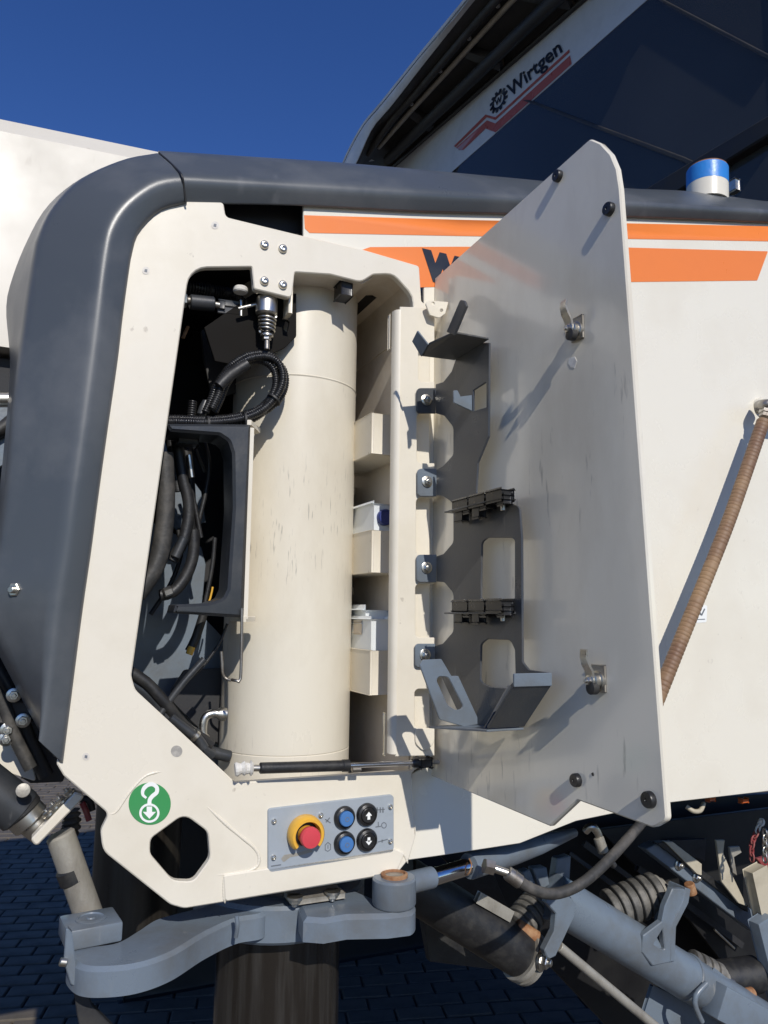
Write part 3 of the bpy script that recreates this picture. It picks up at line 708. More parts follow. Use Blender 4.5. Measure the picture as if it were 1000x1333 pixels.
# -- lifting point sticker
plate('lifting_sticker', FP, .0008, .001, circ(195, 1046.5, 27.5, 48), green, M, bev=.0003)
LS = M.children[-1]
hk = [(199, 1054), (196.5, 1048), (195, 1041), (199, 1036), (206, 1034), (207.5, 1025), (202, 1020), (194, 1021), (188, 1026), (187, 1033), (189.5, 1036), (190, 1031), (192.5, 1026.5), (198, 1024.5), (202.5, 1027), (202, 1031.5), (196.5, 1033.5), (191, 1038), (190.5, 1046), (191, 1052)]
hk = [(192, 1050), (189.5, 1043), (191, 1037), (196, 1033), (200.5, 1030.5), (200.5, 1026), (197, 1024), (193, 1025.5), (191, 1030), (188, 1036), (186, 1031), (187.5, 1024), (192, 1019.5), (199, 1018.5), (205.5, 1022), (207, 1029), (204, 1034.5), (197.5, 1038.5), (196.5, 1043), (198.5, 1050)]
def stroke(pts, w):
    c = resample([Vector((x, y, 0)) for x, y in pts], 1.2); L_, R2 = [], []
    for i, p in enumerate(c):
        d = (c[min(i + 1, len(c) - 1)] - c[max(i - 1, 0)]).normalized(); n = Vector((-d.y, d.x, 0))
        k = w * min(1, .55 + 1.8 * i / len(c)) / 2
        L_.append(((p + n * k).x, (p + n * k).y)); R2.append(((p - n * k).x, (p - n * k).y))
    return L_ + R2[::-1]
plate('hook_symbol', FP, .0013, .0004, stroke([(190.5, 1039), (186, 1034.5), (186.5, 1028), (191.5, 1022.5), (198.5, 1021), (204, 1025), (204, 1031.5), (198.5, 1036.5), (195, 1041.5), (194.5, 1049)], 5.2), white, LS, bev=0)
plate('ring_symbol', FP, .0017, .0004, circ(194.5, 1058.5, 13.2, 30, 12.6), white, LS, [circ(194.5, 1058.5, 10.2, 30, 9.7)], bev=0)
plate('arrow_symbol', FP, .0013, .0004, [(191, 1050), (198, 1050), (198, 1057), (203, 1057), (194.5, 1066), (186, 1057), (191, 1057)], white, LS, bev=0)
# small maker plate on the side panel by the hose
plate('small_sticker', FP, BO, .0006, rp([(906, 788, 2), (921, 788, 2), (920, 810, 2), (905, 811, 2)]), white, M, bev=0)
ST = M.children[-1]
for q in ([(908, 792), (910, 792), (914, 801), (912, 801)], [(913, 800), (917, 792), (918.4, 793), (914, 802)], [(907, 806), (918, 805.5), (918, 806.6), (907, 807)]):
    plate('sticker_mark', FP, BO + .0004, .0003, q, inkmark, ST, bev=0)
# -- blue-taped filler neck on the top cover
nb = F(921, 250, -.10)
nax = (Z * 1 + U * .05).normalized()
lathe('filler_neck', nb - nax * .03, nax, [(.0455, 0), (.0455, .065), (.043, .068)], cream_body, M, 40)
lathe('blue_tape_band', nb + nax * .012, nax, [(.0445, 0), (.0458, .0005), (.0459, .040), (.0445, .042), (.038, .0423)], bluetape, M, 40)
lathe('filler_rim', nb + nax * .0545, nax, [(.0435, 0), (.0435, .0025), (.036, .003)], rust, M, 40)
obj('neck_catch', box_bm(F(955, 243, -.13), U, N, Z, (.016, .02, .028), .003), zinc, M)

# -- white hopper body behind on the left
HO = -.42
HR = FP.st(238, 230, HO)[0]
a0 = FP.st(-420, 62, HO); a1 = FP.st(300, 218, HO)
l0 = FP.st(-420, 160, HO); l1 = FP.st(300, 222, HO)
b0 = FP.st(-420, 392, HO)[1]
hexa('rear_hopper', [mw(a0[0], HO, b0), mw(HR, HO, b0), mw(HR, HO, FP.st(205, 211, HO)[1]), mw(a0[0], HO, FP.st(0, 197, HO)[1] + .02),
                     mw(a0[0], HO - 1.1, b0), mw(HR, HO - 1.1, b0), mw(HR, HO - 1.1, FP.st(205, 211, HO)[1]), mw(a0[0], HO - 1.1, FP.st(0, 197, HO)[1] + .02)], cream_far, M)
hz0, hz1 = FP.st(0, 155, HO - .05)[1], FP.st(212, 199, HO - .05)[1]
us0, us1 = FP.st(0, 155, HO - .05)[0], FP.st(212, 199, HO - .05)[0]
slope = (hz1 - hz0) / (us1 - us0)
zA = lambda u: hz0 + slope * (u - us0)
hexa('hopper_top_edge', [mw(a0[0], HO - .002, FP.st(0, 198, HO)[1] + .0), mw(HR, HO - .002, FP.st(160, 208, HO)[1]), mw(HR, HO - .05, zA(HR)), mw(a0[0], HO - .05, zA(a0[0])),
                         mw(a0[0], HO - .6, FP.st(0, 198, HO)[1]), mw(HR, HO - .6, FP.st(160, 208, HO)[1]), mw(HR, HO - .55, zA(HR) - .02), mw(a0[0], HO - .55, zA(a0[0]) - .02)], cream_far, M)
mbox('rear_chassis', -1.6, -.44, -1.4, -.46, 1.42, b0 - .01, dark2, M, .004)
# machinery glimpsed past the corner cover
rod('chassis_pipe', F(-30, 520, -.35), F(30, 520, -.35), .012, zinc, M)
tube('chassis_hose', [F(-30, 575, -.33), F(0, 560, -.33), F(30, 535, -.33)], .012, rubber, M)
plate('chassis_plate', FP, -.34, .01, [(-60, 530), (14, 530), (14, 600), (-60, 640)], bluegrey, M)
tube('chassis_hose', [F(-20, 850, -.25), F(10, 890, -.25), F(36, 960, -.25), F(60, 1010, -.25)], .012, rubber, M)
tube('chassis_hose', [F(-20, 880, -.22), F(6, 920, -.22), F(20, 960, -.22), F(40, 1000, -.22)], .010, dusty, M)
plate('chassis_plate', FP, -.30, .012, rp([(-60, 850), (20, 850), (95, 980), (82, 1018, 4), (40, 1020), (-60, 960)]), dark2, M)
plate('cream_skirt', FP, -.26, .01, rp([(-40, 940), (28, 966), (38, 980), (48, 1018, 3), (-40, 990)]), cream, M, bev=.001)
for p in ((18, 905), (30, 938), (10, 950), (8, 962)):
    inst('chassis_bolt', BOLT, zinc, M, F(*p, -.215), N, random.random(), 1.0)
obj('valve_block', box_bm(F(20, 925, -.24), U, N, Z, (.05, .04, .03), .004), dark2, M)

# ================================================================ STORAGE DOOR
DR = thing('storage_door', 'cream storage compartment door swung open, seen from its dull inner side with a grey holder bolted on', 'door', mw(UD, .2, 1.3))
dout = rp([(566, 362, 2), (768, 180, 6), (782, 186), (795, 200), (803, 219), (807, 245), (868, 1068, 8), (850, 1078, 8), (752, 1042, 2), (716, 1076, 2), (556, 1008, 2)])
plate('door_panel', DP, 0, .007, dout, cream_door, DR, bev=.0018)
for x, y, r in ((723, 228, .0078), (789.5, 271, .0082), (746.5, 1016, .0078), (841, 1041.5, .0086)):
    c = D(x, y, .0066)
    lathe('rubber_bumper', c - DP.n * .0066, DP.n, [(r * 1.03, 0), (r * 1.02, .0052), (r * .93, .0066), (r * .25, .0066), (r * .2, .0058)], blackp, DR, 28)
# hinge-side channel, parallel to the machine side
SO = .020
notch = ((545, 448, 497), (543, 538, 603), (542, 648, 722), (541, 760, 830), (540, 897, 948))
chan = [(521, 399), (553, 400), (563, 398), (566, 402)]
for x0, y0, y1 in notch: chan += [(566, y0, 1), (x0, y0, 6), (x0, y1, 6), (566, y1, 1)]
chan = rp(chan + [(566, 984), (556, 984), (515, 985)])
plate('hinge_channel', FP, SO, .0035, chan, cream, DR, bev=.001)
HC = DR.children[-1]
# rounded outer edge of the channel and its return flange
zt_, zb_ = FP.st(515, 400, SO)[1], FP.st(508, 985, SO)[1]; ue = FP.st(512, 700, SO)[0]
rows = []
for z in (zb_ + .003, zt_ - .003):
    uu = FP.st(515.5, 985, SO)[0] if z < 1.6 else FP.st(521.5, 400, SO)[0]
    rows.append([mw(uu + .0005, SO - .0006, z), mw(uu - .0025, SO - .0012, z), mw(uu - .005, SO - .0035, z), mw(uu - .0062, SO - .007, z), mw(uu - .0065, SO - .014, z)])
loft('channel_flange', rows, cream, DR, .0025, 60)
for ya, yb in ((404, 450), (930, 986)):
    mbox('hinge_leaf', FP.st(512 if ya < 600 else 506, ya, SO)[0] + .0025, FP.st(512 if ya < 600 else 506, ya, SO)[0] + .002, -.004, .003, FP.st(512, yb, SO)[1], FP.st(512, ya, SO)[1], zinc if ya > 600 else cream, DR, .001)
# lower hook tab with rounded end
plate('channel_tab', FP, SO + .0038, .003, rp([(541, 948), (566, 948), (566, 966, 12), (554, 981, 12), (541, 968, 12)]), cream, DR, bev=.0008)
# small angle bracket at the top
zz = FP.st(556, 397, SO)[1]
hpz = HP(zz)
obj('angle_bracket', plate_bm(FP, [[FP.st(x, y, .035) for x, y in rp([(554, 394, 3), (560, 391, 2), (584, 393, 1), (580, 408, 3), (572, 414, 5), (560, 410, 3)])], [FP.st(x, y, .035) for x, y in circ(564, 395, 2, 10)], [FP.st(x, y, .035) for x, y in circ(575, 404, 2.2, 10)]], .035, .003, .0006), cream, DR)

# -- holder: bent grey sheet metal with scalloped edge; sunlit faces painted the lighter blue grey
HH = .026
hout = rp([(567, 500), (577, 497), (588, 483, 6), (595, 462), (597, 445), (637, 446, 1), (636, 568, 3), (622, 602, 5), (620, 640), (624, 656), (676, 657, 8), (679, 700), (680, 862, 6), (688, 872, 4), (716, 876), (716, 886), (682, 942), (640, 950), (604, 944), (572, 876), (566, 868),
           (566, 840), (576, 838, 3), (590, 822, 9), (590, 772, 10), (578, 758, 3), (568, 757), (568, 724), (577, 721, 3), (590, 706, 9), (590, 655, 10), (577, 646, 3), (568, 645), (568, 611), (576, 607, 3), (590, 592, 9), (590, 556, 10), (578, 541, 3), (567, 538)])
hw = [rp([(616, 508), (633, 497, 1), (633, 530, 1), (616, 535)]), rp([(627, 706, 8), (634, 700, 6), (670, 700, 6), (670, 780, 3), (626, 780, 3)]), rp([(626, 838, 8), (634, 832, 5), (664, 833, 8), (670, 846, 6), (671, 884), (660, 896, 4), (638, 894, 8), (625, 888, 8)])]
plate('holder_plate', DP, HH, .003, hout, steelgrey, DR, hw, bev=.0008)
HL = DR.children[-1]
for (x0, y0, x1, y1, sh) in ((543, 505, 568, 538, 1), (544, 610, 569, 646, 0), (543, 722, 569, 758, 0), (541, 838, 567, 869, 0)):  # top tab takes the darker grey for the shadow on it
    plate('holder_tab', FP, SO + .0072, .0032, rp([(x0, y0, 5), (x1, y0), (x1 - .5, y1), (x0, y1, 5)]), steelgrey if sh else bluegrey, HL, bev=.0008)
    inst('tab_bolt', BOLT, zinc, HL, F((x0 + x1) / 2 - .5, (y0 + y1) / 2 - 1, SO + .0078), N, random.random(), .85)
# upper tray-like lip of the holder
def quad(name, ps, m, t=.003, par=None): 
    bm = bmesh.new(); n_ = (ps[1] - ps[0]).cross(ps[2] - ps[0]).normalized() * t
    a = [bm.verts.new(p) for p in ps]; b = [bm.verts.new(p + n_) for p in ps]; k = len(ps)
    bm.faces.new(a); bm.faces.new(b[::-1])
    for i in range(k): bm.faces.new((a[i], b[i], b[(i + 1) % k], a[(i + 1) % k]))
    bmesh.ops.recalc_face_normals(bm, faces=bm.faces)
    bmesh.ops.bevel(bm, geom=list(bm.edges), offset=.0006, segments=1, affect='EDGES')
    return obj(name, bm, m, par or HL, 30)
def flange(name, pa_, pb_, out, m, t=.003, h=HH, rise=0.):
    A, B = D(*pa_, h), D(*pb_, h)
    return quad(name, [A, B, B - U * out + Z * rise, A - U * out + Z * rise], m, t)
SH = .058
pA, pB = D(637, 442, HH), D(592, 469, HH)
HSH = UP(UD - HH - SH)
quad('upper_lip', [pA, pB, HSH.hit(550, 464), HSH.hit(559, 448), pA - U * SH], steelgrey, .003)
HS2 = UP(UD - HH - SH - .012)
quad('lip_end', [HSH.hit(550, 464), HSH.hit(559, 448), HS2.hit(545, 430), HS2.hit(538, 444)], bluegrey, .003)
plate('holder_spike', HSH, .0, .0035, rp([(581, 432, 1), (591, 436), (607, 398, 3), (604, 391, 3), (599, 390, 2)]), steelgrey, HL, bev=.0007)
ot = DP.st(615, 524, HH)[0]
PT = Plane(O + N * ot, U, Z)
plate('bent_tab', PT, .0, .003, rp([(591, 508, 1), (596, 508, 1), (600, 516), (616, 514), (617, 536), (591, 524, 2)]), bluegrey, HL, bev=.0006)
# rows of rubber tool clips on little flanges
def clips(y):
    line = lambda x, h: D(x, 801 + (y - 801) * (x - 48) / (660 - 48), h)
    a0, a1 = line(598, HH), line(672, HH)
    quad('clip_flange', [a0, a1, a1 - U * .026, a0 - U * .026], steelgrey, .0025)
    for i, x in enumerate((606, 628, 651)):
        c = line(x, HH + .013 + .002 * i); wd = (line(x + 9, HH) - line(x - 9, HH)).length
        bm = box_bm(c + Z * .0085, U, N, Z, (.020, wd, .013), .003)
        if i < 2: box_bm(c - Z * .006 - N * wd * .25, U, N, Z, (.012, wd * .35, .016), .003, bm)
        box_bm(c + Z * .002 + N * wd * .36, U, N, Z, (.014, wd * .3, .012), .003, bm)
        obj('rubber_clip', bm, blackp, HL, 40)
        inst('clip_screw', SMALL, zinc, HL, c + Z * .015, Z, 0, .8)
    c = line(655, HH + .014)
    rod('clip_stud', c - Z * .003, c - Z * .012, .0035, zinc, HL, 10)
clips(652); clips(797)
# lower cradle
oa = DP.st(622, 930, HH)[0]
PA = Plane(O + N * oa, U, Z)
plate('cradle_arm', PA, .0, .0035, rp([(547, 866, 4), (551, 859, 4), (575, 858, 2), (588, 880), (597, 880, 2), (622, 934), (630, 942), (604, 946), (573, 937, 3)]), bluegrey, HL,
      [rp([(566, 880, 7), (584, 881, 8), (605, 922, 8), (594, 925, 9), (583, 918, 8)])], bev=.0007)
flange('cradle_bottom', (602, 943), (682, 947), .055, bluegrey)
flange('cradle_slope', (719, 891), (683, 946), .055, steelgrey, .0035)
flange('cradle_front_lip', (719, 876), (719, 893), .055, bluegrey, .0035)
og = DP.st(668, 930, HH)[0]
plate('cradle_gusset', Plane(O + N * og, U, Z), 0, .003, rp([(664, 890, 2), (683, 932, 2), (676, 948), (629, 952)]), steelgrey, HL, [circ(656, 935, 6, 14, 4)], .0005)
# two cam latches
def latch(x, y):
    b = D(x + 8, y, 0); ax = -U
    obj('latch_plate', box_bm(b + ax * .0012 + Z * .003, U, N, Z, (.0026, .021, .030), .0008), pale_steel, DR)
    lathe('latch_housing', b, ax, [(.0115, 0), (.0115, .005), (.0095, .006), (.0095, .012), (.008, .013)], zinc, DR, 24)
    inst('latch_nut', BOLT, steel, DR, b + ax * .0145, ax, .3, .68)
    lathe('latch_cam', b + ax * .009 - Z * .008 + N * .003, ax, [(.0075, 0), (.0075, .008), (.005, .009)], rubber, DR, 16)
    rows = []
    prof = [(-.010, .0125), (.004, .0125), (.012, .014), (.019, .0185), (.027, .0215), (.036, .0205)]
    for (z, h) in prof:
        wd = .0065 if z < .025 else .0056
        rows.append([b + ax * h - N * wd + Z * z, b + ax * h + N * wd + Z * z])
    loft('latch_lever', rows, zinc, DR, .0028, 30)
latch(745, 431); latch(773, 886)
plate('paint_chip', DP, .0005, .0006, rp([(741, 466), (748, 464, 1), (751, 470), (748, 479), (743, 478), (740, 472)]), tapewhite, DR, bev=0)
lathe('door_edge_plug', D(772, 1008, 0), -U, [(.0022, 0), (.0018, .0008)], rubber, DR, 10)

# ================================================================ GAS SPRING
GS = thing('gas_spring', 'black gas spring with bright rod holding the storage door open along the sill', 'gas spring', F(430, 1000, .02))
ga, gb = F(338, 1000, .022), F(455, 996.5, .022); gc_ = F(540, 993, .026)
gd = (gb - ga).normalized()
lathe('spring_cylinder', ga, gd, [(.0062, 0), (.0078, .0015), (.0078, (gb - ga).length - .012), (.0088, (gb - ga).length - .011), (.0088, (gb - ga).length - .001), (.006, (gb - ga).length)], rubber, GS, 24)
rod('spring_rod', gb, gc_, .0038, chrome, GS, 16)
rod('rod_sleeve', gb + gd * .018 - Z * .006, gb + gd * .004 - Z * .006, .004, steel, GS, 12)
rod('end_stud', F(326, 1000, .022), ga, .005, zinc, GS, 14)
tb = tube_bm([F(306, 1002, .020), F(316, 1000.5, .021), F(329, 1000, .022)], lambda L, t: .0085 + .0014 * math.sin(L * 620) + .001 * math.sin(L * 1500), 12, .002)
obj('taped_end_joint', tb, tapewhite, GS, 25)
lathe('ball_joint', gc_ - gd * .004, gd, [(.006, 0), (.0075, .003), (.0075, .012), (.005, .014)], blackp, GS, 18)
rod('joint_pin', gc_ + gd * .006 + N * .008, gc_ + gd * .012 - N * .02, .0045, rubber, GS, 12)
obj('joint_block', box_bm(gc_ + gd * .016, U, N, Z, (.018, .016, .012), .003), blackp, GS)
rod('joint_bolt', gc_ + gd * .022, gc_ + gd * .042, .0032, pale_steel, GS, 10)

# ================================================================ CANISTERS
def canister(label, x0, x1, y0, y1, off, T, dep, grip):
    zt = FP.st(x0, y0, off)[1]; a = T[0] + .0055; z0 = T[2] + .006; u1 = SWU - .008
    t = thing('canister', label, 'canister', mw((a + u1) / 2, off - dep / 2, z0), 'plastic canisters in the locker trays')
    obj('canister_body', box_bm(mw((a + u1) / 2, off - dep / 2, (z0 + zt) / 2), U, N, Z, (u1 - a, dep, zt - z0), .005), jug, t, 40)
    return t, a, u1, zt
t, a, u1, zt = canister('square translucent canister with a dark blue screw cap in the middle tray', 479, 540, 655, 690, -.046, T2, .16, 0)
cc = FP.st(500, 674, -.046)
lathe('screw_cap', mw(cc[0], -.047, cc[1]), N, [(.011, 0), (.0135, .001), (.0135, .010), (.0125, .0115), (.010, .0115), (.0095, .0105)], bluecap, t, 28)
t, a, u1, zt = canister('milky canister with moulded grip handle standing in the lowest tray', 480, 538, 806, 846, -.055, T3, .15, 1)
hp2 = Plane(mw(a - .0004, 0, 0), N, Z)
obj('canister_shoulder', box_bm(mw(a + .035, -.14, zt + .004), U, N, Z, (.06, .09, .022), .009), jug, t, 40)
obj('grip_recess', box_bm(mw(a + .004, -.105, zt - .014), U, N, Z, (.010, .030, .018), .003), cream_in, t)

# ================================================================ OPERATOR CANOPY
CN = thing('operator_canopy', 'dark roof canopy with tinted windscreen and printed maker name above the machine', 'canopy roof', mw(1.5, -1.5, 2.6))
UG, UE = 1.1, .82
GPn = UP(UG); EP = UP(UE); EP2 = UP(UE + .02)
eo = [(447, 217), (453, 203), (474, 165), (500, 134), (545, 78), (590, 24), (612, -3), (660, -62), (740, -150)]
ei = [(462, 217), (468, 205), (486, 166), (512, 135), (556, 78), (603, 18), (628, -12), (690, -80), (780, -160)]
gj = [(474, 252), (508, 222), (574, 165), (635, 112), (695, 60), (764, 0), (834, -60), (914, -130), (1004, -210)]
n_ = 40
EO = [EP.hit(p.x, p.y) for p in spl(eo, n_)]; EI = [EP2.hit(p.x, p.y) for p in spl(ei, n_)]
GJ = [GPn.hit(p.x, p.y) for p in spl(gj, n_)]
loft('roof_edge', [EO, [a.lerp(b, .5) - U * .006 for a, b in zip(EO, EI)], EI], canopy_rim, CN, .004, 60)
ZR = max(p.z for p in GJ) + .05
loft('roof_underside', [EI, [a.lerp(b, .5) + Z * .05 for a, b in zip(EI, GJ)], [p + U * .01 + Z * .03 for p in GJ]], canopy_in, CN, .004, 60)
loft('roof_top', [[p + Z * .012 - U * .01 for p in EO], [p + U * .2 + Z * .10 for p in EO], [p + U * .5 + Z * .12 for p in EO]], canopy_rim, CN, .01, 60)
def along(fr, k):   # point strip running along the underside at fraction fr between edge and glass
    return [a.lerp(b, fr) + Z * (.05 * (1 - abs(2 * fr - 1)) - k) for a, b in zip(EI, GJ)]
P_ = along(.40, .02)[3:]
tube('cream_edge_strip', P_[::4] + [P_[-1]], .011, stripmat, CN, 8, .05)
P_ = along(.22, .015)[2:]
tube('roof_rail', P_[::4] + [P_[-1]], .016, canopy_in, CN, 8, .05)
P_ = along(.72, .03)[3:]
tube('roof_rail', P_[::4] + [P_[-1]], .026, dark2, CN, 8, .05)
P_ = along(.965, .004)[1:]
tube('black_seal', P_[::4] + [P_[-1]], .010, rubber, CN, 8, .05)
for i in (7, 14, 21, 28):
    a, b = along(.45, .005)[i], along(.9, .005)[i]
    beam('roof_bracket', a, b, .05, .035, dark2, CN, bev=.004)
for i in range(4, 36, 4):
    inst('roof_screw', SCREW, steel, CN, along(.30, .012)[i], (-Z - U * .4), 0, 1.6)
# windscreen
plate2('windscreen_glass', GPn, 0, .006, [(-2.45, 4.02), (-.80, 3.74), (-.06, 3.64), (-.06, 2.48), (-2.35, 2.40)], glass, CN, bev=0)
plate('printed_band', GPn, .002, .0012, [(500, 226), (757, 0), (866, -97), (960, -100), (842, 0), (590, 222), (520, 284), (440, 290)], bandwhite, CN, bev=0)
def gp(x, y, h=.0048): return GPn.hit(x, y, h)
plate('red_band', GPn, .0042, .0008, [(597, 195), (603, 195), (632, 167), (645, 172), (744, 83), (742, 72), (645, 160.5), (634, 156.5), (594, 192)], redband, CN, bev=0)
plate('red_band', GPn, .0042, .0008, [(591, 190), (632, 149), (645, 152.5), (741, 64), (741.5, 67.5), (645, 156), (633.5, 152.5), (593, 191.5)], redband, CN, bev=0)
q0, qx, qy = GPn.st(666, 132, .005), GPn.st(735, 72, .005), GPn.st(659, 112, .005)
def ft(x, y): return GPn.w(q0[0] + (qx[0] - q0[0]) * x + (qy[0] - q0[0]) * y, q0[1] + (qx[1] - q0[1]) * x + (qy[1] - q0[1]) * y, .005)
lettering('maker_name', 'Wirtgen', ft, navy, CN, off=.018, nrm=-U, ext=.0008)
gc0 = GPn.st(649, 131, .005); ex = GPn.st(661, 121, .005); ey = GPn.st(648, 113, .005)
ux_, vx_ = ex[0] - gc0[0], ex[1] - gc0[1]
def gear():
    out = []
    for i in range(12):
        for da, r in ((0, 1.0), (.12, 1.38), (.30, 1.38), (.36, 1.0)):
            a = 2 * math.pi * (i / 12) + da * 1.2
            out.append((r * math.cos(a), r * math.sin(a)))
    return out
ax_ = (ex[0] - gc0[0], ex[1] - gc0[1]); ay_ = ((ey[0] - gc0[0]) * .75, (ey[1] - gc0[1]) * .75)
tr = lambda p: (gc0[0] + (p[0] * ax_[0] + p[1] * ay_[0]) * .72, gc0[1] + (p[0] * ax_[1] + p[1] * ay_[1]) * .72)
plate2('gear_emblem', GPn, .0055, .0008, [tr(p) for p in gear()], navy, CN, [[tr(p) for p in circ(0, 0, .76, 24)]], bev=0)
lettering('emblem_letter', 'W', lambda x, y: GPn.w(*tr(((x - .5) * 1.05, (y - .5) * .9)), .005), navy, CN, off=.02, nrm=-U, ext=.0008)
# frame parts at the windscreen and a dark sheet for its reflections
BK = UP(UG + 1.1)
B2 = UP(UG + .08)
plate('cab_frame_bar', GPn, .03, .029, [(760, 290), (839, 246), (1006, 146), (1006, 172), (886, 246), (820, 290)], dark, CN, bev=.004)
plate('cab_frame_bar', GPn, .010, .009, [(680, 130), (690, 130), (888, 203), (930, 222), (930, 228), (885, 209)], dark2, CN, bev=.002)
plate('cab_frame_bar', GPn, .010, .009, [(850, -4), (858, -4), (1000, 70), (1006, 73), (1006, 80), (1000, 77)], dark2, CN, bev=.002)
plate('cab_post', B2, .02, .04, [(728, 80), (745, 80), (760, 260), (728, 260)], charcoal, CN, bev=.004)
plate('glass_reflection_shape', B2, 0, .06, rp([(893, 30, 6), (908, 8, 4), (922, 22), (960, 40), (960, -20), (1040, -60), (1040, 260), (870, 220), (828, 208), (836, 188), (903, 141), (866, 120), (905, 70), (893, 45)]), reflection_dark, CN, bev=.01)  # dark sheet shaped as the jagged reflections in the glass
mbox('windscreen_frame', UG - .01, UG + .08, -2.38, -.06, 2.38, 2.50, dark, CN)
mbox('windscreen_post', UG - .005, UG + .05, -.075, -.055, 2.45, 3.6, dark, CN)
mbox('cab_floor', UG + .02, UG + .7, -2.2, -.3, 2.52, 2.56, dark, CN)

# ================================================================ SWING ARM round the column
zA_ = FP.st(362, 1196, 0)[1]
SA = thing('swing_arm', 'blue grey cast steering arm with a collar round the lifting column', 'steering arm', mw(CU, CO, zA_ - .03))
def hz(px, py, z): 
    p = HP(z).st(px, py); return p
zt2 = FP.st(240, 1240, .05)[1]
HA = HP(zt2)
arm = [HA.st(x, y) for x, y in rp([(92, 1236, 6), (151, 1227), (193, 1199, 16), (262, 1180, 40), (330, 1150), (345, 1188), (308, 1196, 20), (268, 1214, 40), (224, 1240, 40), (180, 1255, 40), (134, 1260, 30), (106, 1258, 10), (90, 1248, 6)])]
def smooth_loop(p, step=.004):
    q = [Vector((x, y, 0)) for x, y in p]; q = q[-2:] + q + q[:2]
    r = resample(q, step); n = len(r)
    i0 = min(range(n), key=lambda i: (r[i] - q[2]).length); i1 = min(range(n // 2, n), key=lambda i: (r[i] - q[-2]).length)
    return [(v.x, v.y) for v in r[i0:i1]]
arm = smooth_loop([HA.st(*p) for p in ((89, 1244), (92, 1236), (120, 1231), (151, 1226), (176, 1212), (200, 1197), (230, 1188), (262, 1180), (300, 1166), (330, 1150), (345, 1168), (345, 1188), (308, 1196), (268, 1214), (224, 1240), (180, 1255), (134, 1260), (104, 1257))])
obj('cast_arm', plate_bm(HA, [arm], 0, .034, .005), bluegrey, SA, 40)
lathe('collar', mw(CU, CO, zA_ - .052), Z, [(.132, 0), (.137, .005), (.137, .049), (.133, .054), (.110, .0545)], bluegrey, SA, 96)
arm2 = [HA.st(x, y) for x, y in rp([(415, 1175), (425, 1164), (455, 1154), (470, 1166, 8), (500, 1176), (528, 1176, 20), (546, 1190, 16), (536, 1203, 16), (500, 1206), (440, 1206), (410, 1200)])]
zt3 = FP.st(470, 1188, .03)[1]; HB = HP(zt3)
arm2 = [HB.st(x, y) for x, y in rp([(380, 1160), (430, 1150), (462, 1158, 8), (486, 1168), (528, 1166, 16), (543, 1176, 14), (538, 1187, 14), (505, 1191), (452, 1192, 8), (422, 1197), (395, 1195)])]
obj('short_arm', plate_bm(HB, [arm2], 0, .032, .006), bluegrey, SA, 40)
bc = HB.w(*HB.st(513, 1178)); 
lathe('pivot_boss', bc + Z * .001, Z, [(.031, 0), (.0325, .003), (.0325, .036), (.030, .039), (.021, .039)], bluegrey, SA, 40)
lathe('rusty_pivot_ring', bc + Z * .039, Z, [(.020, 0), (.020, .005), (.0165, .006), (.0155, .002)], rust, SA, 32)
rod('pivot_cap', bc + Z * .039, bc + Z * .042, .0155, steel, SA, 24)
inst('collar_bolt', SCREW, bluegrey, SA, F(405, 1205, -.022), (N + U * .35).normalized(), 0, 1.5)
tube('weld_seam', [F(308, 1192, .0), F(309, 1206, .0), F(307, 1220, -.005)], .003, bluegrey, SA, 8, .002)
tube('weld_seam', [F(421, 1190, -.03), F(418, 1202, -.03), F(417, 1216, -.03)], .003, bluegrey, SA, 8, .002)
# flat clamp plate and bolts under the frame
mbox('clamp_plate', FP.st(378, 1168, -.03)[0], FP.st(446, 1160, -.03)[0], -.06, -.02, FP.st(400, 1173, -.03)[1], FP.st(400, 1166, -.03)[1], pale_steel, SA, .001)
for x, y in ((384, 1166), (433, 1159)):
    inst('clamp_bolt', BOLT, zinc, SA, F(x, y + 2, -.02), -Z, .2, 1.1)
# block at the free end
e0 = HA.w(*HA.st(120, 1228))
bx_ = (HA.w(*HA.st(155, 1226)) - HA.w(*HA.st(95, 1238))).normalized(); by_ = Z.cross(bx_)
obj('end_block', box_bm(e0 + Z * .013 + by_ * .016, bx_, by_, Z, (.070, .062, .025), .003), bluegrey, SA)
lathe('block_ring', e0 + Z * .0257 + by_ * .016, Z, [(.020, 0), (.020, .001), (.016, .002), (.015, .0005), (.006, .0005), (.005, .002)], bluegrey, SA, 28)
plate('end_bracket', FP, .03, .01, rp([(86, 1206, 3), (94, 1215), (100, 1262), (102, 1287, 3), (92, 1282, 3), (83, 1252)]), bluegrey, SA)
rod('bracket_pin', F(78, 1252, .03), F(87, 1253, .03), .005, zinc, SA, 12)
plate('lower_bracket', FP, .0, .012, rp([(92, 1262), (112, 1283), (120, 1310), (150, 1340), (150, 1400), (116, 1400), (100, 1320)]), dark2, SA)

# ================================================================ STEERING CYLINDER
SC = thing('steering_cylinder', 'grey hydraulic cylinder with bright rod running from the arm boss under the side panel', 'hydraulic cylinder', F(600, 1130, -.06))
sa, sb, sc1, sd = F(530, 1150, -.02), F(563, 1142, -.035), F(610, 1128, -.05), F(748, 1084, -.16)
rod('rod_eye', sa, sb, .0165, bluegrey, SC, 28)
rod('piston_rod', sb, sc1, .0135, chrome, SC, 28)
lathe('barrel', sc1, sd - sc1, [(.012, 0), (.020, .001), (.021, .004), (.021, .12), (.018, .2), (.008, (sd - sc1).length)], bluegrey, SC, 32)
tube('copper_seal', [F(611, 1118, -.04), F(614, 1126, -.029), F(611, 1136, -.03), F(606, 1140, -.035)], .0012, rust, SC, 6, .003)

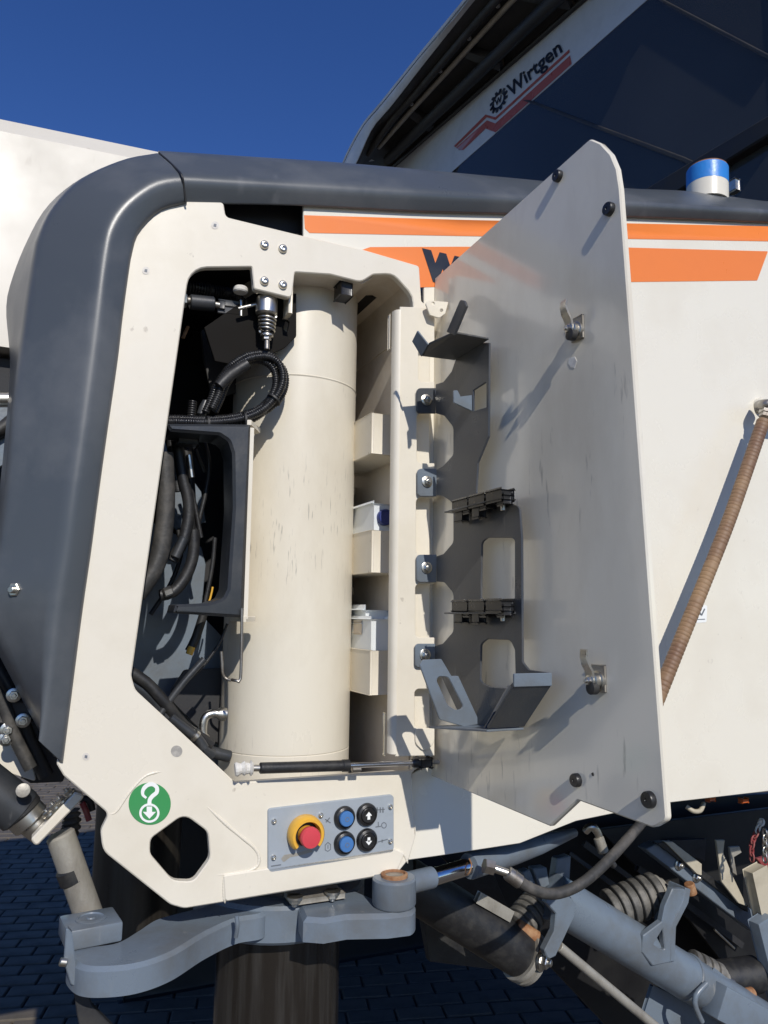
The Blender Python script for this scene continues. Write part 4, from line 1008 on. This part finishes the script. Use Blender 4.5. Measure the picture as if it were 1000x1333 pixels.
# ================================================================ HOSES
HH1 = thing('hydraulic_hose', 'thick black hydraulic hose with silver fittings looping under the door corner', 'hose', F(720, 1160, .02))
hp1 = [F(668, 1138, .02), F(680, 1150, .025), F(702, 1161, .03), (F(726, 1163, .03)), F(756, 1151, .03), F(786, 1126, .02), F(814, 1096, .0), F(838, 1068, -.03), F(856, 1046, -.06)]
tube('hose_body', hp1, .0088, dusty, HH1, 16, .006)
lathe('hose_nut', F(630, 1127, .0), F(646, 1131, .005) - F(630, 1127, .0), [(.011, 0), (.012, .001), (.012, .016), (.010, .017)], steel, HH1, 6)
rod('hose_pipe', F(642, 1130, .004), F(668, 1139, .02), .0062, zinc, HH1, 16)
rod('hose_sleeve', F(660, 1136, .016), F(678, 1149, .024), .0112, steel, HH1, 20)
tube('fitting_bend', [F(762, 1082, -.10), F(770, 1076, -.09), F(778, 1084, -.09), F(781, 1094, -.09)], .0072, zinc, HH1, 14, .004)
rod('fitting_sleeve', F(779, 1090, -.09), F(786, 1110, -.085), .0098, pale_steel, HH1, 18)
rod('fitting_tail', F(786, 1108, -.085), F(800, 1128, -.08), .006, rubber, HH1, 12)
SR = thing('spiral_guard_hose', 'sun-faded red hose in a spiral guard slanting down the cream side panel', 'hose', F(920, 740, .04))
hA, hB = F(996, 548, .035), F(835, 935, .05)
hpts = [F(994, 548, .038), F(972, 612, .042), F(948, 680, .046), F(918, 756, .048), F(888, 830, .050), F(858, 905, .052), F(842, 944, .052)]
f = lambda L, t: .0128 * (1 + .03 * (1 - abs(2 * ((L / .0085) % 1) - 1)) - (.06 if (L / .0085) % 1 < .2 else 0))
obj('spiral_guard', tube_bm(hpts, f, 20, .0018), spiral, SR, 40)
rod('elbow_joint', F(981, 531, .012), F(1012, 529, .04), .0125, tapewhite, SR, 24) if False else None
lathe('panel_port', F(988, 528, -.014), N, [(.016, 0), (.016, .012), (.013, .018)], cream_body, SR, 24)
tube('elbow_joint', [F(989, 528, .008), F(996, 527, .036), F(1012, 527, .046), F(1030, 530, .046)], .0115, steel, SR, 18, .004)
lathe('hose_nut', F(999, 534, .036), F(994, 549, .037) - F(999, 534, .036), [(.0135, 0), (.0145, .001), (.0145, .011), (.012, .012), (.012, .02)], steel, SR, 6)

# ================================================================ LEFT STEERING LINKAGE
LK = thing('steering_linkage', 'dark grey hydraulic swivel and slanting strut beside the frame at the lower left', 'linkage', at(90, 1100, 1.6))
LP = lambda x, y, d=0.: F(x, y, -.13 - d)
rod('strut', LP(78, 1085), LP(122, 1210), .0195, pale_steel, LK, 32)
rod('strut_shadow_band', LP(90, 1128), LP(98, 1148), .0200, rubber, LK, 32)  # dark ring standing in for the shadow across the strut
rod('swivel_housing', LP(-40, 1005), LP(28, 1058), .031, charcoal, LK, 32)
rod('swivel_collar', LP(28, 1056), LP(42, 1070), .026, zinc, LK, 28)
rod('swivel_band', LP(22, 1050), LP(30, 1060), .029, rubber, LK, 28)
rod('swivel_neck', LP(40, 1068), LP(60, 1084), .020, zinc, LK, 24)
lathe('swivel_cap', LP(30, 1029, -.045), N * .9 + Z * .2, [(.0095, 0), (.009, .004), (.005, .005)], pale_steel, LK, 24)
plate('mounting_flange', FP, -.085, .02, rp([(40, 1093, 4), (98, 1031, 4), (110, 1036, 3), (106, 1042), (47, 1103, 5)]), cream, LK, bev=.002)
for p in ((68, 1063), (76, 1054), (85, 1046), (95, 1036)):
    inst('flange_bolt', BOLT, zinc, LK, F(p[0] - 4, p[1] - 3, -.095), (-U * .7 + Z * .7), .3, .8)
corr('rubber_bellows', [F(70, 1098, -.17), F(86, 1090, -.17), F(93, 1075, -.17), F(92, 1055, -.17)], .012, dusty, LK, .008, .14, 16)
tube('red_cable', [F(107, 1045, -.3), F(112, 1056, -.3), F(116, 1068, -.3)], .005, redp, LK, 8)
tube('black_cable', [F(104, 1040, -.31), F(116, 1042, -.31), F(120, 1055, -.31)], .006, rubber, LK, 8)
# second column behind the frame
C2 = thing('rear_column', 'support column coloured dark for its shadow, standing behind the lifting eye', 'support column', at(172, 1250, 1.7) * 1)
p2 = F(177, 1150, -.42)
lathe('column_tube', Vector((p2.x, p2.y, F(177, 1252, -.42).z)), Z, [(.074, 0), (.076, .002), (.076, .45), (.074, .46)], shaded_col, C2, 48)
lathe('column_foot', Vector((p2.x, p2.y, F(177, 1252, -.42).z - .02)), Z, [(.06, 0), (.07, .02)], dark2, C2, 32)
fb = mw(CU, CO, 0)
lathe('track_yoke', fb, Z, [(.17, .0), (.17, .10), (.11, .12)], dark2, M, 40)

# ================================================================ CONVEYOR UNDER THE MACHINE
CV = thing('belt_conveyor', 'blue grey conveyor frame with dusty ribbed rollers sloping down under the machine', 'conveyor', at(850, 1250, 1.9))
CY = -.30
def C(x, y, d=0.): return F(x, y, CY - d)
ta, tb_ = C(718, 1166), C(1075, 1382)
rod('main_tube', ta, tb_, .0475, bluegrey, CV, 48)
tdir = (tb_ - ta).normalized()
tw = C(893, 1278)
lathe('tube_weld', C(893, 1271) - tdir * .004, tdir, [(.0478, 0), (.0498, .002), (.0500, .006), (.0478, .009)], bluegrey, CV, 48)
# roller with rubber discs
def roller(name, a, b, r, n, m, shaft=True, label=None):
    a, b = Vector(a), Vector(b); ax = (b - a).normalized(); L = (b - a).length; p = L / n
    prof = [(r * .5, 0)]
    for i in range(n):
        k = r * (1 - .05 * abs(i - (n - 1) / 2) / n * 2)
        prof += [(k * .80, p * i + p * .04), (k * .97, p * i + p * .12), (k, p * i + p * .2), (k, p * i + p * .72), (k * .97, p * i + p * .80), (k * .80, p * i + p * .88)]
    prof.append((r * .5, L))
    o = lathe(name, a, ax, prof, m, CV, 36, label=label)
    if shaft:
        rod('roller_shaft', b - ax * .004, b + ax * .035, r * .32, steel, CV, 18)
        lathe('roller_cap', b, ax, [(r * .78, 0), (r * .74, .006), (r * .55, .009), (r * .52, .016), (r * .3, .018)], pale_steel, CV, 24)
    return o
roller('ribbed_roller', C(792, 1186, .06), C(858, 1160, .03), .046, 6, roller_mat)
roller('ribbed_roller', C(898, 1252, .03), C(938, 1272, .01), .030, 4, roller_mat)
roller('ribbed_roller', C(700, 1176, .04), C(672, 1210, .02), .036, 5, roller_mat, False)
rod('rusty_spacer', C(672, 1204, .0), C(700, 1222, -.02), .014, rust, CV, 16)
rod('long_roller', C(520, 1142, .02), C(688, 1248, .0), .046, rubber, CV, 40, .004)
lathe('roller_end_ring', C(676, 1240, .0), (C(688, 1248) - C(520, 1142)), [(.0525, 0), (.0535, .003), (.0535, .010), (.047, .012), (.047, .018), (.0525, .020), (.0525, .028), (.040, .032), (.024, .034), (.022, .05), (.012, .052)], pale_steel, CV, 36)
inst('roller_end_nut', BOLT, steel, CV, C(705, 1251, -.05), N + U * .6, .2, 1.8)
inst('roller_end_nut', BOLT, zinc, CV, C(711, 1237, -.05), N + U * .6, .2, 1.2)
# fork bracket and the swan-neck bracket
plate('fork_bracket', FP, CY + .05, .014, rp([(876, 1157, 2), (899, 1158, 2), (896, 1172), (878, 1205), (877, 1252, 3), (850, 1258, 3), (836, 1240), (838, 1218, 3), (862, 1200), (866, 1180)]), bluegrey, CV,
      [rp([(863, 1210), (866, 1238, 2), (851, 1230, 2)])], .002)
plate('fork_edge', FP, CY + .052, .05, rp([(893, 1156, 1), (900, 1158, 1), (897, 1176), (881, 1207), (879, 1252), (873, 1253), (874, 1205), (889, 1174)]), bluegrey, CV, bev=.002)
rod('fork_pin', C(897, 1150, -.03), C(901, 1164, -.03), .012, rust, CV, 16)
plate('swan_neck_bracket', FP, CY + .075, .016, rp([(715, 1165, 3), (740, 1163, 4), (751, 1178, 6), (748, 1194), (724, 1245), (714, 1250, 4), (709, 1238, 4), (722, 1212), (724, 1190), (712, 1176)]), bluegrey, CV, bev=.002)
plate('frame_lug', FP, CY - .02, .02, rp([(726, 1118, 2), (744, 1114, 2), (742, 1148), (720, 1158)]), bluegrey, CV, bev=.002)
plate('frame_lug', FP, CY - .02, .02, rp([(694, 1131, 2), (712, 1129, 2), (716, 1152), (704, 1160)]), bluegrey, CV, bev=.002)
plate('frame_lug', FP, CY - .02, .02, rp([(680, 1136, 2), (690, 1132, 2), (698, 1152), (690, 1158)]), bluegrey, CV, bev=.002)
rod('pale_round_bar', C(728, 1232, -.04), C(930, 1400, -.04), .0095, pale_steel, CV, 20)
beam('pale_slat', C(622, 1168, -.02), C(664, 1192, -.02), .018, .012, pale_steel, CV, side=N)
# cable bracket on the tube and lower bar
tube('cable_hook', [C(920, 1280, -.06), C(906, 1296, -.06), C(906, 1312, -.06), C(914, 1330, -.06)], .006, bluegrey, CV, 10)
beam('lower_bar', C(915, 1270, .0), C(1010, 1345, .0), .05, .04, bluegrey, CV, side=N)
beam('side_bar', C(930, 1300, -.05), C(1060, 1370, -.05), .07, .045, bluegrey, CV, side=N, bev=.003)
beam('lower_plate', C(842, 1304, .05), C(930, 1345, .05), .07, .01, bluegrey, CV, side=N)
rod('rusty_end_cap', C(962, 1297, .0), C(980, 1293, .0), .014, rust, CV, 16)
# dark drum behind the second roller
rod('rubber_drum', C(935, 1275, .08), C(985, 1268, .06), .042, rubber, CV, 28)
# upper rail with cream wiper strip
ra, rb = C(838, 1100, .12), C(980, 1212, .12)
plate('upper_rail', FP, CY - .12, .03, rp([(841, 1106, 1), (856, 1098, 1), (984, 1188), (984, 1215), (974, 1208), (930, 1175)]), bluegrey, CV, bev=.002)
plate('cream_wiper', FP, CY - .10, .012, rp([(866, 1096), (876, 1096, 1), (914, 1125), (914, 1140, 1), (908, 1138)]), stripmat, CV, bev=.001)
plate('black_seal_strip', FP, CY - .105, .02, [(856, 1098), (866, 1096), (974, 1178), (974, 1188)], rubber, CV, bev=.001)
plate('grey_guard_plate', FP, CY - .2, .01, [(872, 1094), (920, 1092), (918, 1122), (900, 1114)], charcoal, CV)
plate('cream_flap', FP, CY - .08, .006, rp([(933, 1094), (944, 1094), (942, 1110), (954, 1140), (973, 1180), (962, 1176), (940, 1148)]), stripmat, CV, bev=.001)
plate('cream_flap', FP, CY - .085, .006, rp([(950, 1103), (963, 1102), (966, 1110), (956, 1116), (960, 1140), (954, 1136)]), pale_steel, CV, bev=.001)
for p in ((884, 1126), (907, 1142)):
    inst('rail_bolt', BOLT, zinc, CV, F(*p, CY - .118), N, .3, 1.2)
plate('red_panel', FP, CY - .06, .008, rp([(986, 1118), (1030, 1105), (1030, 1150), (1000, 1138)]), redp, CV, bev=.001)
beam('cream_post', F(983, 1130, CY - .05), F(1012, 1262, CY - .05), .05, .03, stripmat, CV, side=N)
beam('blue_post', F(990, 1195, CY - .03), F(1024, 1330, CY - .03), .05, .03, bluegrey, CV, side=N)
# dark belt and under-frame, their near-black colour standing in for shade
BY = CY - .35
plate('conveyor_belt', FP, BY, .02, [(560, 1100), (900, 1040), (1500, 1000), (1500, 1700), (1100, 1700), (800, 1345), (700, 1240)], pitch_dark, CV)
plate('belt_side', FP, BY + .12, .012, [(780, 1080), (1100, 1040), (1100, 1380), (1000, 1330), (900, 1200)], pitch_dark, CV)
plate('belt_flap', FP, BY + .1, .02, [(540, 1140), (636, 1120), (690, 1250), (640, 1262, 8)[:2], (560, 1252)], rubber, CV)
for k, (x0, y0, x1, y1) in enumerate(((830, 1130, 965, 1230), (740, 1110, 850, 1190), (760, 1098, 870, 1180))):
    beam('belt_rib', F(x0, y0, BY + .14), F(x1, y1, BY + .14), .012, .012, dark2, CV, side=N)
lathe('shiny_edge_strip', F(930, 1210, BY + .16), F(985, 1262, BY + .16) - F(930, 1210, BY + .16), [(.003, 0), (.003, .09)], zinc, CV, 8)
# chain hanging by the red panel
CH = thing('hanging_chain', 'short red and white painted chain hanging at the right edge under the panel', 'chain', F(985, 1090, -.28))
def link(p, d, s, m):
    d = d.normalized(); sd = d.cross(N if s else U).normalized(); pts = []
    for i in range(17):
        a = 2 * math.pi * i / 16
        pts.append(p + d * .011 * math.cos(a) + sd * .0058 * math.sin(a))
    bm = tube_bm(pts, .0022, 8, straight=True, cap=False); bmesh.ops.remove_doubles(bm, verts=bm.verts, dist=1e-4)
    obj('link', bm, m, CH)
cpts = [F(990, 1072, -.28), F(984, 1086, -.28), F(979, 1100, -.28), F(979, 1116, -.28)]
P = resample(cpts, .016)
for i in range(len(P)): link(P[i], P[min(i + 1, len(P) - 1)] - P[max(0, i - 1)], i % 2, tapewhite if i < 2 else redp)
for i in range(5): link(F(996, 1085 + 8 * i, -.27), Z, i % 2, zinc)
lathe('chain_eye', F(990, 1070, -.29), N, [(.009, 0), (.010, .003), (.009, .006)], tapewhite, CH, 16)
# lamps in the shade under the panel
for x, y in ((925, 1040), (968, 1042)):
    obj('marker_reflector', box_bm(F(x, y, -.06), U, N, Z, (.016, .008, .007), .002), orangel, M)
tube('cable_loop', [F(894, 1050, -.06), F(903, 1056, -.05), F(912, 1055, -.05), F(916, 1046, -.06)], .0045, stripmat, M, 8, .004)
mbox('far_shade_hull', -.05, 3.0, -3.4, -2.45, .0, 1.25, pitch_dark, M, .02)  # dark hull added to keep sky light off the paving
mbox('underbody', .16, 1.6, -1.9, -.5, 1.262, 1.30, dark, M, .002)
for o in list(bpy.data.objects):
    if o.type == 'MESH' and len(o.data.polygons) == 0: print('EMPTY', o.name)
